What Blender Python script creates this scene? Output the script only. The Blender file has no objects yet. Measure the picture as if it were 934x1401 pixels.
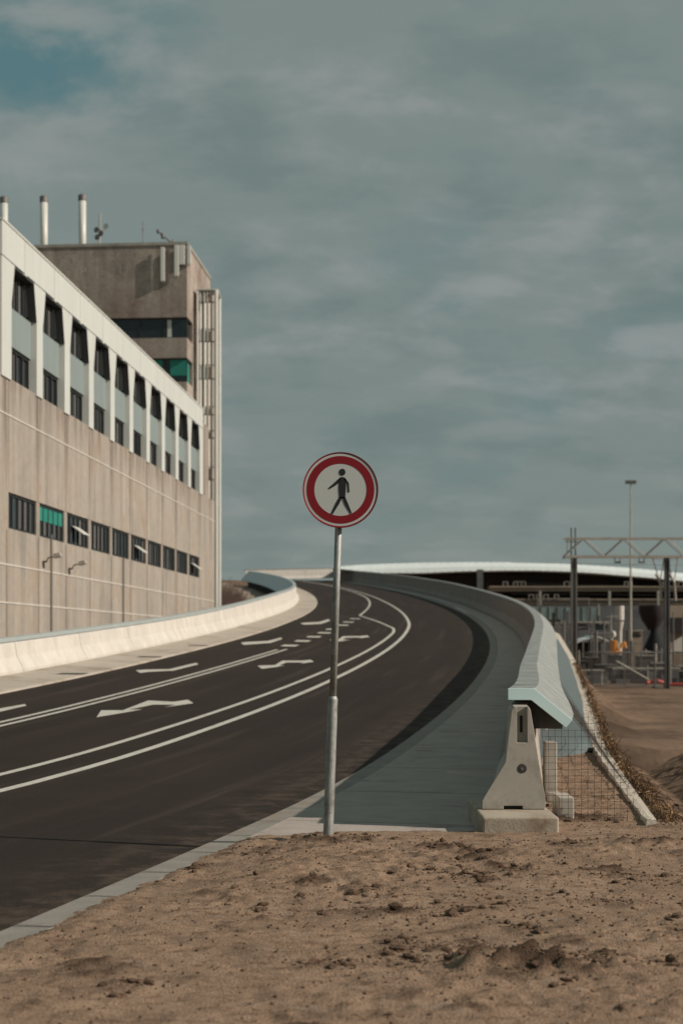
import bpy, bmesh, math, random
import numpy as np
from mathutils import Vector, noise, Matrix
random.seed(7)
sc = bpy.context.scene
COL = sc.collection
PI = math.pi

# ------------------------------------------------------------------ helpers
class MB:
    """collects faces and links them as ONE mesh object"""
    def __init__(s): s.v = []; s.f = []; s.uv = []; s.m = []
    def face(s, pts, uv=None, m=0):
        i = len(s.v); s.v += [tuple(p) for p in pts]
        s.f.append(tuple(range(i, i + len(pts)))); s.uv.append(uv); s.m.append(m)
    def mesh(s, verts, faces, m=0):
        i = len(s.v); s.v += [tuple(p) for p in verts]
        for f in faces: s.f.append(tuple(i + k for k in f)); s.uv.append(None); s.m.append(m)
    def box(s, x0, x1, y0, y1, z0, z1, fn=None, m=0):
        P = [(x, y, z) for z in (z0, z1) for y in (y0, y1) for x in (x0, x1)]
        if fn: P = [fn(*p) for p in P]
        s.mesh(P, [(0, 2, 3, 1), (4, 5, 7, 6), (0, 1, 5, 4), (1, 3, 7, 5), (3, 2, 6, 7), (2, 0, 4, 6)], m)
    def prism(s, poly, a0, a1, fn, m=0):
        """poly in 2D, fn(p, q, a) -> 3D"""
        n = len(poly)
        P = [fn(p, q, a0) for p, q in poly] + [fn(p, q, a1) for p, q in poly]
        s.mesh(P, [tuple(range(n - 1, -1, -1)), tuple(range(n, 2 * n))] + [(i, (i + 1) % n, n + (i + 1) % n, n + i) for i in range(n)], m)
    def tube(s, a, b, r0, r1=None, n=12, m=0, cap=True):
        r1 = r0 if r1 is None else r1
        a = Vector(a); b = Vector(b); d = (b - a).normalized()
        u = d.orthogonal().normalized(); w = d.cross(u)
        P = []
        for c, r in ((a, r0), (b, r1)):
            for k in range(n):
                t = 2 * PI * k / n
                P.append(c + (u * math.cos(t) + w * math.sin(t)) * r)
        F = [(k, (k + 1) % n, n + (k + 1) % n, n + k) for k in range(n)]
        if cap: F += [tuple(range(n - 1, -1, -1)), tuple(range(n, 2 * n))]
        s.mesh(P, F, m)
    def grid(s, rows, uvs=None, m=0):
        R = len(rows); Cn = len(rows[0]); i0 = len(s.v)
        for r in rows: s.v += [tuple(p) for p in r]
        for i in range(R - 1):
            for j in range(Cn - 1):
                a = i * Cn + j
                s.f.append((i0 + a, i0 + a + 1, i0 + a + Cn + 1, i0 + a + Cn)); s.m.append(m)
                s.uv.append(None if uvs is None else [uvs[i][j], uvs[i][j + 1], uvs[i + 1][j + 1], uvs[i + 1][j]])
    def build(s, name, mat, parent=None, smooth=False, bevel=0, seg=2, fix=True, loc=None):
        me = bpy.data.meshes.new(name); me.from_pydata(s.v, [], s.f)
        mats = mat if isinstance(mat, (list, tuple)) else [mat]
        for k in mats: me.materials.append(k)
        if any(s.m): me.polygons.foreach_set('material_index', s.m)
        if any(u is not None for u in s.uv):
            L = me.uv_layers.new(name='UVMap').data; k = 0
            for f, u in zip(s.f, s.uv):
                for j in range(len(f)):
                    if u is not None: L[k].uv = u[j]
                    k += 1
        if fix:
            bm = bmesh.new(); bm.from_mesh(me); bmesh.ops.remove_doubles(bm, verts=bm.verts, dist=1e-5)
            bmesh.ops.recalc_face_normals(bm, faces=bm.faces); bm.to_mesh(me); bm.free()
        if smooth: me.polygons.foreach_set('use_smooth', [True] * len(me.polygons))
        o = bpy.data.objects.new(name, me); COL.objects.link(o)
        if bevel:
            md = o.modifiers.new('Bevel', 'BEVEL'); md.width = bevel; md.segments = seg; md.limit_method = 'ANGLE'; md.angle_limit = math.radians(35)
        if parent is not None:
            o.parent = parent
            if parent.type == 'EMPTY': o.location = -parent.location
            bpy.context.view_layer.update()
            o.parent = parent
        return o

def tag(o, label=None, cat=None, group=None, kind=None):
    if label: o['label'] = label
    if cat: o['category'] = cat
    if group: o['group'] = group
    if kind: o['kind'] = kind
    return o
def thing(name, label, cat, loc=(0, 0, 0), group=None):
    o = bpy.data.objects.new(name, None); COL.objects.link(o); o.location = loc; o.empty_display_size = .3
    return tag(o, label, cat, group)

# ------------------------------------------------------------------ materials
def mat(name, col, rough=.8, metal=0, var=0, vscale=3, bump=0, bscale=40, streak=0, stain=None, spec=.5, noise_detail=6, stretch=(1, 1, 1), coat=0, alpha=None):
    m = bpy.data.materials.new(name); m.use_nodes = True; nt = m.node_tree; N = nt.nodes; L = nt.links
    b = N['Principled BSDF']; b.inputs['Base Color'].default_value = (*col, 1); b.inputs['Roughness'].default_value = rough
    b.inputs['Metallic'].default_value = metal; b.inputs['Specular IOR Level'].default_value = spec
    b.inputs['Coat Weight'].default_value = coat
    tc = N.new('ShaderNodeTexCoord'); out = None
    def nz(scale, stretch=(1, 1, 1), detail=6, rgh=.6):
        mp = N.new('ShaderNodeMapping'); mp.inputs['Scale'].default_value = stretch; L.new(tc.outputs['Object'], mp.inputs[0])
        n = N.new('ShaderNodeTexNoise'); n.inputs['Scale'].default_value = scale; n.inputs['Detail'].default_value = detail; n.inputs['Roughness'].default_value = rgh
        L.new(mp.outputs[0], n.inputs['Vector']); return n.outputs['Fac']
    cur = None
    def mul(cur, fac, lo, hi, a=.3, c=.7):
        r = N.new('ShaderNodeMapRange'); r.inputs[1].default_value = a; r.inputs[2].default_value = c; r.inputs[3].default_value = lo; r.inputs[4].default_value = hi
        L.new(fac, r.inputs[0])
        x = N.new('ShaderNodeVectorMath'); x.operation = 'SCALE'
        if cur is None: x.inputs[0].default_value = col
        else: L.new(cur, x.inputs[0])
        L.new(r.outputs[0], x.inputs[3]); return x.outputs[0]
    if var:
        cur = mul(cur, nz(vscale, stretch, noise_detail), 1 - var, 1 + var)
        cur = mul(cur, nz(vscale * 9, stretch), 1 - var * .5, 1 + var * .5)
    if streak:
        cur = mul(cur, nz(2.2, (1, 1, .07), 5), 1 - streak, 1 + streak * .4)
    if stain:
        f = nz(stain[3] if len(stain) > 3 else 1.3, (1, 1, 1), 8, .7)
        r = N.new('ShaderNodeMapRange'); r.inputs[1].default_value = .5; r.inputs[2].default_value = .68; L.new(f, r.inputs[0])
        mx = N.new('ShaderNodeMix'); mx.data_type = 'RGBA'
        if cur is None: mx.inputs[6].default_value = (*col, 1)
        else: L.new(cur, mx.inputs[6])
        mx.inputs[7].default_value = (*stain[:3], 1); L.new(r.outputs[0], mx.inputs[0]); cur = mx.outputs[2]
    if cur is not None: L.new(cur, b.inputs['Base Color'])
    if bump:
        bp = N.new('ShaderNodeBump'); bp.inputs['Strength'].default_value = bump; bp.inputs['Distance'].default_value = .02
        L.new(nz(bscale), bp.inputs['Height']); L.new(bp.outputs[0], b.inputs['Normal'])
    m['col'] = 0
    return m
M = {}
M['soil'] = mat('soil', (.315, .21, .142), .95, var=.2, vscale=1.6, bump=.9, bscale=70, stain=(.165, .112, .078, 2.6), spec=.12)
M['clod'] = mat('clod_soil', (.13, .083, .056), .95, var=.4, vscale=9, bump=.8, bscale=90, spec=.1)
M['field'] = mat('field_soil', (.165, .108, .073), .95, var=.4, vscale=.5, bump=1, bscale=4, stain=(.085, .056, .038, .2), spec=.1, stretch=(1, .4, 1))
M['bank'] = mat('bank_soil', (.27, .21, .175), .95, var=.4, vscale=.8, bump=1, bscale=8, stain=(.22, .17, .10, .5), spec=.1)
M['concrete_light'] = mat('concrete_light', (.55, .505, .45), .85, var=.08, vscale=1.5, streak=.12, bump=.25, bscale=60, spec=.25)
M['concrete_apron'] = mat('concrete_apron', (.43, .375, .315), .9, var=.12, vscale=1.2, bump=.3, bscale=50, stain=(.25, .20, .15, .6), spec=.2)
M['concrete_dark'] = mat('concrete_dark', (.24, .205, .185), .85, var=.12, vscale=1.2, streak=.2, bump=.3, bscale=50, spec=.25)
M['concrete_end'] = mat('concrete_end', (.40, .365, .315), .82, var=.06, vscale=5, bump=.08, bscale=70, stain=(.28, .25, .21, 3), spec=.25)
M['plinth'] = mat('plinth_concrete', (.40, .34, .27), .9, var=.2, vscale=6, bump=.25, bscale=40, stain=(.20, .13, .085, 3), spec=.2)
M['kerb'] = mat('kerb_concrete', (.25, .228, .20), .85, var=.12, vscale=5, bump=.4, bscale=90, spec=.25, stain=(.25, .19, .14, 2))
M['building_concrete'] = mat('building_concrete', (.355, .31, .262), .88, var=.16, vscale=.5, streak=.26, bump=.3, bscale=12, spec=.2, stain=(.30, .235, .18, .5))
M['tower_concrete'] = mat('tower_concrete', (.38, .32, .272), .9, var=.34, vscale=.7, streak=.3, bump=.5, bscale=10, spec=.15, stain=(.17, .12, .10, .35))
M['white_panel'] = mat('white_panel', (.545, .55, .51), .55, var=.03, vscale=.5, streak=.08)
M['grey_panel'] = mat('grey_green_panel', (.215, .255, .245), .6, var=.04, vscale=.5, streak=.08)
M['dark_frame'] = mat('dark_frame', (.02, .02, .02), .5)
M['glass'] = mat('dark_glass', (.02, .026, .028), .12, spec=.5, var=.3, vscale=.4)
M['blind'] = mat('green_blind', (.015, .20, .15), .6, var=.15, vscale=1)
M['curtain'] = mat('grey_curtain', (.10, .095, .09), .7, var=.5, vscale=1.2, stretch=(1, 3, .1))
M['metal_white'] = mat('painted_metal', (.56, .55, .50), .45, var=.05, vscale=1)
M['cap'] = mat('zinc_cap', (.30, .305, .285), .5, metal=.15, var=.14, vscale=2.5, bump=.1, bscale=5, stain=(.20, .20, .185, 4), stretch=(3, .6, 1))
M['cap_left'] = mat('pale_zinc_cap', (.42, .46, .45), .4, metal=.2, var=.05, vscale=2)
M['galv'] = mat('galvanised_steel', (.33, .33, .31), .62, metal=.5, var=.25, vscale=28, bump=.1, bscale=60, stretch=(1, 1, .3), stain=(.2, .19, .17, 9))
M['steel_dark'] = mat('weathered_steel', (.16, .15, .14), .6, metal=.3, var=.2, vscale=2)
M['steel_light'] = mat('pale_steel', (.36, .33, .28), .6, metal=.2, var=.2, vscale=2)
M['wire'] = mat('rusty_wire', (.06, .05, .042), .7, metal=.3)
M['wire_grey'] = mat('grey_wire', (.2, .19, .175), .6, metal=.4)
M['roof_white'] = mat('white_roof', (.66, .70, .68), .5, var=.04, vscale=.2, stretch=(6, 1, 1))
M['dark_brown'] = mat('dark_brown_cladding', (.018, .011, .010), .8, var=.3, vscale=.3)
M['black'] = mat('black_void', (.008, .008, .009), .9)
M['teal_glass'] = mat('teal_glass', (.16, .22, .22), .25, var=.35, vscale=.6, stretch=(1, 1, .4))
M['grey_wall'] = mat('grey_wall', (.10, .10, .10), .85, var=.35, vscale=.5)
M['beige'] = mat('beige_wall', (.30, .23, .17), .85, var=.15, vscale=.5)
M['orange'] = mat('orange_paint', (.65, .25, .03), .5)
M['red'] = mat('red_plastic', (.45, .05, .04), .6)
M['straw'] = mat('straw', (.34, .20, .09), .8, var=.4, vscale=8)
M['straw_dark'] = mat('straw_dark', (.13, .08, .045), .9, var=.4, vscale=8)
M['twig'] = mat('twig', (.15, .095, .075), .9, var=.3, vscale=4)
M['bank_shade'] = mat('bank_shade', (.10, .122, .122), .65, var=.15, vscale=1.5, bump=.3, bscale=6, stretch=(.3, 3, 1))  # dark teal tone stands in for shade on the bank
M['fascia'] = mat('sky_lit_fascia', (.60, .76, .75), .35)  # brighter than the cap zinc, reflected sky painted into the colour
M['strip'] = mat('edging_board', (.60, .52, .43), .85, var=.2, vscale=5, bump=.5, bscale=40)
M['red_sign'] = mat('red_reflective', (.23, .004, .010), .35, spec=.5)
M['white_sign'] = mat('white_reflective', (.54, .55, .52), .4)
M['black_sign'] = mat('black_film', (.012, .012, .014), .5)
M['paint'] = mat('road_paint', (.54, .51, .45), .75, var=.2, vscale=7, stain=(.26, .23, .19, 7), spec=.3)
M['roof_tile'] = mat('dark_roof', (.05, .07, .08), .7, var=.2)

def road_mat(name, col, kind):
    m = bpy.data.materials.new(name); m.use_nodes = True; nt = m.node_tree; N = nt.nodes; L = nt.links
    b = N['Principled BSDF']; b.inputs['Roughness'].default_value = .88; b.inputs['Specular IOR Level'].default_value = .12
    uv = N.new('ShaderNodeUVMap'); uv.uv_map = 'UVMap'; tc = N.new('ShaderNodeTexCoord')
    def nz(src, scale, st, detail=6, r=.6):
        mp = N.new('ShaderNodeMapping'); mp.inputs['Scale'].default_value = st; L.new(src, mp.inputs[0])
        n = N.new('ShaderNodeTexNoise'); n.inputs['Scale'].default_value = scale; n.inputs['Detail'].default_value = detail; n.inputs['Roughness'].default_value = r
        L.new(mp.outputs[0], n.inputs[0]); return n.outputs['Fac']
    def rng(x, a, c, lo, hi):
        r = N.new('ShaderNodeMapRange'); r.inputs[1].default_value = a; r.inputs[2].default_value = c; r.inputs[3].default_value = lo; r.inputs[4].default_value = hi; L.new(x, r.inputs[0]); return r.outputs[0]
    def mix(f, a, c, mode='MIX'):
        x = N.new('ShaderNodeMix'); x.data_type = 'RGBA'; x.blend_type = mode
        L.new(f, x.inputs[0]) if not isinstance(f, float) else setattr(x.inputs[0], 'default_value', f)
        for i, q in ((6, a), (7, c)):
            if isinstance(q, tuple): x.inputs[i].default_value = (*q, 1)
            else: L.new(q, x.inputs[i])
        return x.outputs[2]
    if kind == 'asphalt':
        c = mix(rng(nz(uv.outputs[0], 1, (1.1, .045, 1)), .45, .62, 0, 1), col, tuple(k * q for k, q in zip(col, (1.55, 1.42, 1.32))))
        c = mix(rng(nz(uv.outputs[0], 1, (.35, .10, 1), 4), .50, .68, 0, .85), c, tuple(k * q for k, q in zip(col, (1.75, 1.6, 1.45))))
        c = mix(rng(nz(tc.outputs['Object'], .6, (1, 1, 1), 8, .65), .5, .7, 0, .6), c, tuple(k * .72 for k in col))
        c = mix(rng(nz(tc.outputs['Object'], 70, (1, 1, 1), 2), .42, .68, 0, .85), c, tuple(k * 2.3 for k in col))
        c = mix(rng(nz(tc.outputs['Object'], 24, (1, 1, 1), 4), .52, .7, 0, .5), c, tuple(k * 1.7 for k in col))
        c = mix(rng(nz(tc.outputs['Object'], 150, (1, 1, 1), 2), .3, .5, .6, 0), c, tuple(k * .45 for k in col))
        c = mix(rng(nz(tc.outputs['Object'], 11, (1, 1, 1), 6, .7), .5, .68, 0, .55), c, tuple(k * 1.55 for k in col))
        sx_ = N.new('ShaderNodeSeparateXYZ'); L.new(uv.outputs[0], sx_.inputs[0])
        ds = N.new('ShaderNodeMath'); ds.operation = 'MULTIPLY'; L.new(rng(sx_.outputs[0], -1.1, .0, 0, 1), ds.inputs[0]); L.new(rng(nz(tc.outputs['Object'], 3.5, (1, 1, 1), 8, .7), .45, .68, 0, .75), ds.inputs[1])
        c = mix(ds.outputs[0], c, (.12, .088, .065))
        c = mix(rng(nz(uv.outputs[0], 1, (2.2, .07, 1), 5), .56, .70, 0, .5), c, (.075, .057, .046))
        hb = nz(tc.outputs['Object'], 120, (1, 1, 1), 3)
    else:
        c = mix(rng(nz(tc.outputs['Object'], 2.2, (1, 1, 1)), .35, .7, 0, .8), col, tuple(k * .72 for k in col))
        c = mix(rng(nz(uv.outputs[0], 1, (.8, 2.2, 1), 7, .7), 0.57, .66, 0, .8), c, tuple(k * .33 for k in col))
        c = mix(rng(nz(tc.outputs['Object'], 30, (1, 1, 1)), .3, .7, 0, .35), c, tuple(k * 1.2 for k in col))
        sp = N.new('ShaderNodeSeparateXYZ'); L.new(uv.outputs[0], sp.inputs[0])
        fr = N.new('ShaderNodeMath'); fr.operation = 'PINGPONG'; fr.inputs[1].default_value = 1.25; L.new(sp.outputs[1], fr.inputs[0])
        c = mix(rng(fr.outputs[0], .008, .016, .8, 0), c, tuple(k * .2 for k in col))
        hb = nz(tc.outputs['Object'], 50, (1, 1, 1), 5)
    L.new(c, b.inputs['Base Color'])
    bp = N.new('ShaderNodeBump'); bp.inputs['Strength'].default_value = .5; bp.inputs['Distance'].default_value = .01; L.new(hb, bp.inputs['Height']); L.new(bp.outputs[0], b.inputs['Normal'])
    return m
def add_drip_stains(m):
    nt = m.node_tree; N = nt.nodes; L = nt.links; b = N['Principled BSDF']; src = b.inputs['Base Color'].links[0].from_socket
    tc = N.new('ShaderNodeTexCoord'); sp = N.new('ShaderNodeSeparateXYZ'); L.new(tc.outputs['Object'], sp.inputs[0])
    nz = N.new('ShaderNodeTexNoise'); nz.inputs['Scale'].default_value = 1.5; mp = N.new('ShaderNodeMapping'); mp.inputs['Scale'].default_value = (1, 3, .12); L.new(tc.outputs['Object'], mp.inputs[0]); L.new(mp.outputs[0], nz.inputs[0])
    def mt(op, x, y):
        n = N.new('ShaderNodeMath'); n.operation = op
        for i, q in ((0, x), (1, y)):
            if isinstance(q, (int, float)): n.inputs[i].default_value = q
            else: L.new(q, n.inputs[i])
        return n.outputs[0]
    pp = mt('PINGPONG', mt('SUBTRACT', sp.outputs[1], 43.78 - 31.5), 1.575)
    def rg(x, a_, b_, lo, hi):
        r = N.new('ShaderNodeMapRange'); r.interpolation_type = 'SMOOTHSTEP'
        for i, q in enumerate((a_, b_, lo, hi)): r.inputs[i + 1].default_value = q
        L.new(x, r.inputs[0]); return r.outputs[0]
    band = rg(pp, .08, .42, 1, 0); up = rg(sp.outputs[2], 5.9, 9.0, .15, 1)
    wide = mt('MULTIPLY', rg(nz.outputs[0], .42, .62, 0, 1), rg(sp.outputs[2], 8.0, 9.2, 0, .6))
    f = mt('MULTIPLY', mt('MAXIMUM', mt('MULTIPLY', mt('MULTIPLY', band, up), rg(nz.outputs[0], .3, .6, .3, 1)), wide), .8)
    mx = N.new('ShaderNodeMix'); mx.data_type = 'RGBA'; mx.inputs[7].default_value = (.115, .082, .064, 1); L.new(f, mx.inputs[0]); L.new(src, mx.inputs[6]); L.new(mx.outputs[2], b.inputs['Base Color'])
add_drip_stains(M['building_concrete'])
M['asphalt'] = road_mat('asphalt', (.0215, .0163, .0138), 'asphalt')
M['pavement'] = road_mat('pavement_concrete', (.385, .332, .292), 'slab')

# ------------------------------------------------------------------ road geometry (a banked, climbing left-hand curve)
P0=[-0.7879, 13.0181, -0.1153]
HK=[-10.0, -2.0, 6.0, 18.0, 30.0, 42.0, 55.0, 70.0, 85.0, 100.0, 120.0, 140.0, 160.0, 185.0, 210.0, 235.0, 260.0]
HD=[0.24902, 0.22343, 0.19796, 0.16212, 0.12941, 0.09773, 0.06617, 0.03432, 0.00534, -0.02365, -0.06259, -0.10064, -0.13799, -0.18451, -0.23153, -0.27875, -0.32603]
GK=[-10.0, 0.0, 8.0, 20.0, 35.0, 55.0, 75.0, 100.0, 130.0, 170.0, 210.0, 260.0]
GV=[-0.00422, -0.0015, 0.03427, 0.0444, 0.04916, 0.05196, 0.05488, 0.06046, 0.06446, 0.06448, 0.05814, 0.05554]
BK=[-10.0, 10.0, 30.0, 60.0, 100.0, 160.0, 260.0]
BV=[-0.00757, -0.01613, -0.02201, -0.02318, -0.01161, -0.00661, -0.00642]
OKS=[-10.0, 15.0, 40.0, 75.0, 110.0, 150.0, 200.0, 260.0]
OFF=[[2.562, 1.314, 1.334, 1.368, 1.468, 1.522, 1.552, 1.554], [-3.415, -3.454, -3.502, -3.617, -3.662, -3.673, -3.675, -3.675], [-4.152, -4.147, -4.132, -4.147, -4.147, -4.147, -4.147, -4.147], [-7.034, -7.055, -6.927, -6.672, -6.672, -6.672, -6.672, -6.672], [-9.537, -9.537, -9.583, -9.585, -9.528, -9.537, -9.537, -9.537], [-11.175, -11.175, -11.139, -11.098, -11.068, -11.071, -11.071, -11.071], [0.121, 0.099, 0.126, 0.154, 0.173, 0.183, 0.189, 0.191], [-0.152, -0.153, -0.155, -0.161, -0.161, -0.158, -0.155, -0.154], [-0.053, 0.062, 0.156, 0.213, 0.357, 0.407, 0.465, 0.337], [-0.214, -0.227, -0.213, 0.102, 0.071, 0.056, 0.063, 0.059]]
aA=[(11.34, -5.879), (12.689, -6.269), (12.802, -5.886), (15.042, -6.092), (14.864, -5.523), (15.434, -5.375), (14.665, -5.044), (13.646, -5.329), (14.254, -5.296), (14.13, -5.713), (12.924, -5.821), (13.144, -5.601), (12.612, -5.667)]
aB=[(26.437, -6.257), (26.882, -5.839), (28.875, -5.986), (29.089, -5.426), (29.594, -5.238), (28.717, -5.007), (27.69, -5.267), (28.316, -5.238), (28.132, -5.727), (26.735, -5.705), (26.885, -5.562), (26.183, -5.636), (25.25, -5.9)]
aC=[(42.018, -6.164), (42.166, -5.843), (45.05, -5.923), (45.498, -5.284), (46.335, -5.019), (45.021, -4.832), (43.518, -5.161), (44.477, -5.111), (43.929, -5.697), (42.234, -5.697), (42.506, -5.385), (41.147, -5.622), (40.668, -5.872)]
aD=[(38.452, -9.029), (39.001, -8.895), (40.112, -8.289), (42.828, -8.167), (41.82, -7.986), (38.763, -7.977), (37.403, -8.543), (37.036, -8.677)]
aE=[(57.217, -8.92), (58.14, -8.78), (59.383, -8.123), (63.732, -7.914), (61.509, -7.717), (57.254, -7.881), (55.762, -8.597)]
aF=[(23.575, -8.954), (23.946, -8.752), (24.281, -8.224), (27.062, -8.174), (26.461, -7.954), (23.761, -7.984), (23.151, -8.477), (22.686, -8.575)]
aG=[(12.231, -8.226), (13.537, -8.128), (13.235, -7.967), (11.523, -7.917)]
dash=[(37.288, -7.062), (40.679, -7.048), (44.132, -7.007), (47.793, -6.949), (51.394, -6.923), (56.249, -6.769), (60.231, -6.693), (65.257, -6.552)]
L2=[(3.36, -4.115), (4.822, -4.136), (6.685, -4.197), (8.826, -4.221), (11.14, -4.137), (13.076, -4.09), (15.416, -4.179), (19.794, -4.181), (26.398, -4.123), (33.395, -4.052), (40.668, -4.071), (46.74, -4.157), (53.737, -4.209), (62.018, -5.26), (70.869, -6.412), (79.026, -6.2), (89.407, -5.818), (99.133, -5.447), (111.035, -5.018), (117.61, -4.891), (125.192, -4.764), (134.524, -4.704), (145.918, -4.354)]
L1=[(1.675, -3.325), (3.144, -3.42), (4.807, -3.479), (6.682, -3.491), (8.737, -3.422), (10.661, -3.443), (15.609, -3.538), (21.834, -3.437), (26.532, -3.402), (33.013, -3.443), (42.632, -3.522), (52.932, -3.523), (57.148, -3.53), (68.423, -3.752), (92.049, -4.096), (114.0, -4.193), (135.853, -4.081), (147.708, -4.135), (169.259, -4.102), (184.01, -5.11)]
L3=[(9.692, -6.976), (13.473, -7.167), (17.78, -7.087), (23.315, -6.962), (29.209, -7.043), (34.845, -6.963)]

SS = np.arange(-20, 262, .5)
_h = np.interp(SS, HK, HD); _g = np.interp(SS, GK, GV)
_i0 = int(np.argmin(abs(SS)))
_X = np.cumsum(np.sin(_h) * .5); _X += P0[0] - _X[_i0]
_Y = np.cumsum(np.cos(_h) * .5); _Y += P0[1] - _Y[_i0]
_Z = np.cumsum(_g * .5); _Z += P0[2] - _Z[_i0]
def ip(s, a): return float(np.interp(s, SS, a))
_OF = []
for _r in OFF:
    _v = np.interp(np.arange(-40, 300, .5), OKS, _r); _k = np.ones(25) / 25
    _OF.append(np.convolve(np.convolve(_v, _k, 'same'), _k, 'same'))
def off(s, i): return float(np.interp(s, np.arange(-40, 300, .5)[30:-30], _OF[i][30:-30]))
WR = lambda s: off(s, 0)
GU = lambda s: off(s, 4)
WL = lambda s: off(s, 5)
def R(s, o, h=0.):
    """road frame -> world: s along the kerb, o across (right positive), h above the surface"""
    hd = ip(s, _h); nx, ny = math.cos(hd), -math.sin(hd)
    z = ip(s, _Z) + (float(np.interp(s, BK, BV)) * min(o, 0)) + h
    return Vector((ip(s, _X) + nx * o, ip(s, _Y) + ny * o, z))
def road_off(x, y):
    """nearest s and signed offset of world point"""
    d = (_X - x) ** 2 + (_Y - y) ** 2; i = int(d.argmin()); hd = _h[i]
    return SS[i], (x - _X[i]) * math.cos(hd) - (y - _Y[i]) * math.sin(hd), _Z[i]
def srange(a, b, st):
    n = max(1, int(math.ceil((b - a) / st))); return [a + (b - a) * i / n for i in range(n + 1)]

# asphalt carriageway
mb = MB(); rows = []; uvs = []
for s in srange(-19, 191, .75):
    g = GU(s) - .1
    oo = [g + (0.02 - g) * j / 10 for j in range(11)]
    rows.append([R(s, o) for o in oo]); uvs.append([(o, s) for o in oo])
mb.grid(rows, uvs); tag(mb.build('road', M['asphalt'], smooth=True), kind='structure')
# kerb along the asphalt (raised a little, shallow step)
mb = MB(); rows = []
for s in srange(-19, 191, .75):
    rows.append([R(s, 0, -.1), R(s, 0, .035), R(s, .02, .045), R(s, .26, .05), R(s, .27, .045), R(s, .27, -.15)])
mb.grid(rows); tag(mb.build('kerb', M['kerb']), kind='structure')
mb = MB()
for k in range(60):
    s = -12 + 1.0 * k; mb.face([R(s, -.003, .053), R(s + .014, -.003, .053), R(s + .014, .27, .0535), R(s, .27, .0535)])
tag(mb.build('kerb_joints', M['wire']), kind='structure')
# pavement with its square front edge
mb = MB(); rows = []; uvs = []
tops = []
oo0 = [.275, .6, 1.0, 1.4, 1.8, 2.2]
def s_at_y(o, yy):
    lo, hi = -8, 8
    for _ in range(40):
        m_ = (lo + hi) / 2
        if R(m_, o).y < yy: lo = m_
        else: hi = m_
    return lo
first = True
for s in [None] + srange(1.2, 191, .75):
    oo = oo0[:-1] + [max(2.0, WR(s if s else 0) + .5)]
    if s is None:
        ss = [s_at_y(o, 11.83) for o in oo]
        rows.append([R(q, o, -.15) for q, o in zip(ss, oo)]); uvs.append([(o, q) for q, o in zip(ss, oo)])
    else: ss = [s] * len(oo)
    rows.append([R(q, o, .062) for q, o in zip(ss, oo)]); uvs.append([(o, q) for q, o in zip(ss, oo)])
mb.grid(rows, uvs); tag(mb.build('pavement', M['pavement']), kind='structure')
# concrete apron / gutter on the left side, slightly dished
mb = MB(); rows = []
for s in srange(4, 186, .75):
    g = GU(s); w = WL(s)
    rows.append([R(s, g + .02, -.05), R(s, g, .03), R(s, g - .05, .045), R(s, g - .6, .06), R(s, w + .1, .09), R(s, w - .8, .1)])
mb.grid(rows); tag(mb.build('gutter', M['concrete_apron']), kind='structure')
mb = MB()
for k in range(56):
    s = 16 + 2.5 * k; g = GU(s); w = WL(s)
    mb.face([R(s, g - .05, .049), R(s + .03, g - .05, .049), R(s + .03, g - .6, .064), R(s, g - .6, .064)]); mb.face([R(s, g - .6, .064), R(s + .03, g - .6, .064), R(s + .03, w + .3, .09), R(s, w + .3, .09)])
tag(mb.build('gutter_joints', M['steel_dark']), kind='structure')
# drain slots in the apron
for s_, lb in ((21.4, 'nearest the left edge of the picture'), (28.6, 'second along the kerb line'), (35.2, 'third and smallest along the kerb line')):
    mb = MB(); g_ = GU(s_); o1 = g_ - .04; o0 = g_ - .62
    mb.face([R(s_ - .22, o1, .052), R(s_ + .22, o1, .052), R(s_ - .15, o0, .068), R(s_ - .6, o0, .068)])
    tag(mb.build('drain_slot', M['black']), 'dark drain slot in the left apron, ' + lb, 'drain', 'drain slots in the left apron')
def strip_path(mb, pts, w, h, ends=True):
    """painted line along (s, off) points"""
    P = []
    for i in range(len(pts) - 1):
        (s0, o0), (s1, o1) = pts[i], pts[i + 1]
        n = max(1, int((s1 - s0) / .8)) if abs(s1 - s0) > .8 else 1
        for k in range(n): P.append((s0 + (s1 - s0) * k / n, o0 + (o1 - o0) * k / n))
    P.append(pts[-1])
    rows = []
    for i, (s, o) in enumerate(P):
        a = P[max(i - 1, 0)]; b = P[min(i + 1, len(P) - 1)]
        d = Vector((b[0] - a[0], b[1] - a[1])).normalized(); n = Vector((-d.y, d.x)) * (w / 2)
        rows.append([R(s + n.x, o + n.y, h), R(s - n.x, o - n.y, h)])
    mb.grid(rows)
def smooth(pts, it=2):
    for _ in range(it):
        q = [pts[0]]
        for a, b in zip(pts, pts[1:]): q += [(a[0] * .75 + b[0] * .25, a[1] * .75 + b[1] * .25), (a[0] * .25 + b[0] * .75, a[1] * .25 + b[1] * .75)]
        pts = q + [pts[-1]]
    return pts
def line_obj(parts):
    mb = MB()
    for pts, w in parts: strip_path(mb, pts, w, .005)
    return mb
l1 = [(s, off(s, 1)) for s in range(-19, 60, 6)] + [(68.4, -3.72), (92, -4.05), (114, -4.17), (136, -4.15), (160, -4.15), (184, -4.3)]
tag(line_obj([(smooth(l1, 2), .14)]).build('lane_marking', M['paint']), 'white edge line curving up the ramp, nearest the pavement side', 'road marking', 'white lines painted on the road')
l2 = [(-19, -4.15), (-8, -4.15), (4, -4.15), (20, -4.15), (40.7, -4.08), (50, -4.08)]
l2b = smooth(l2, 2) + [(53.7, -4.22), (54.6, -4.32), (62, -5.26), (70.2, -6.38)]
l2c = smooth([(70.2, -6.38), (70.9, -6.45), (79, -6.2), (89.4, -5.8), (99.1, -5.42), (111, -5.03), (125, -4.78), (146, -4.66), (170, -4.66), (186, -4.7)], 2)
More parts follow.
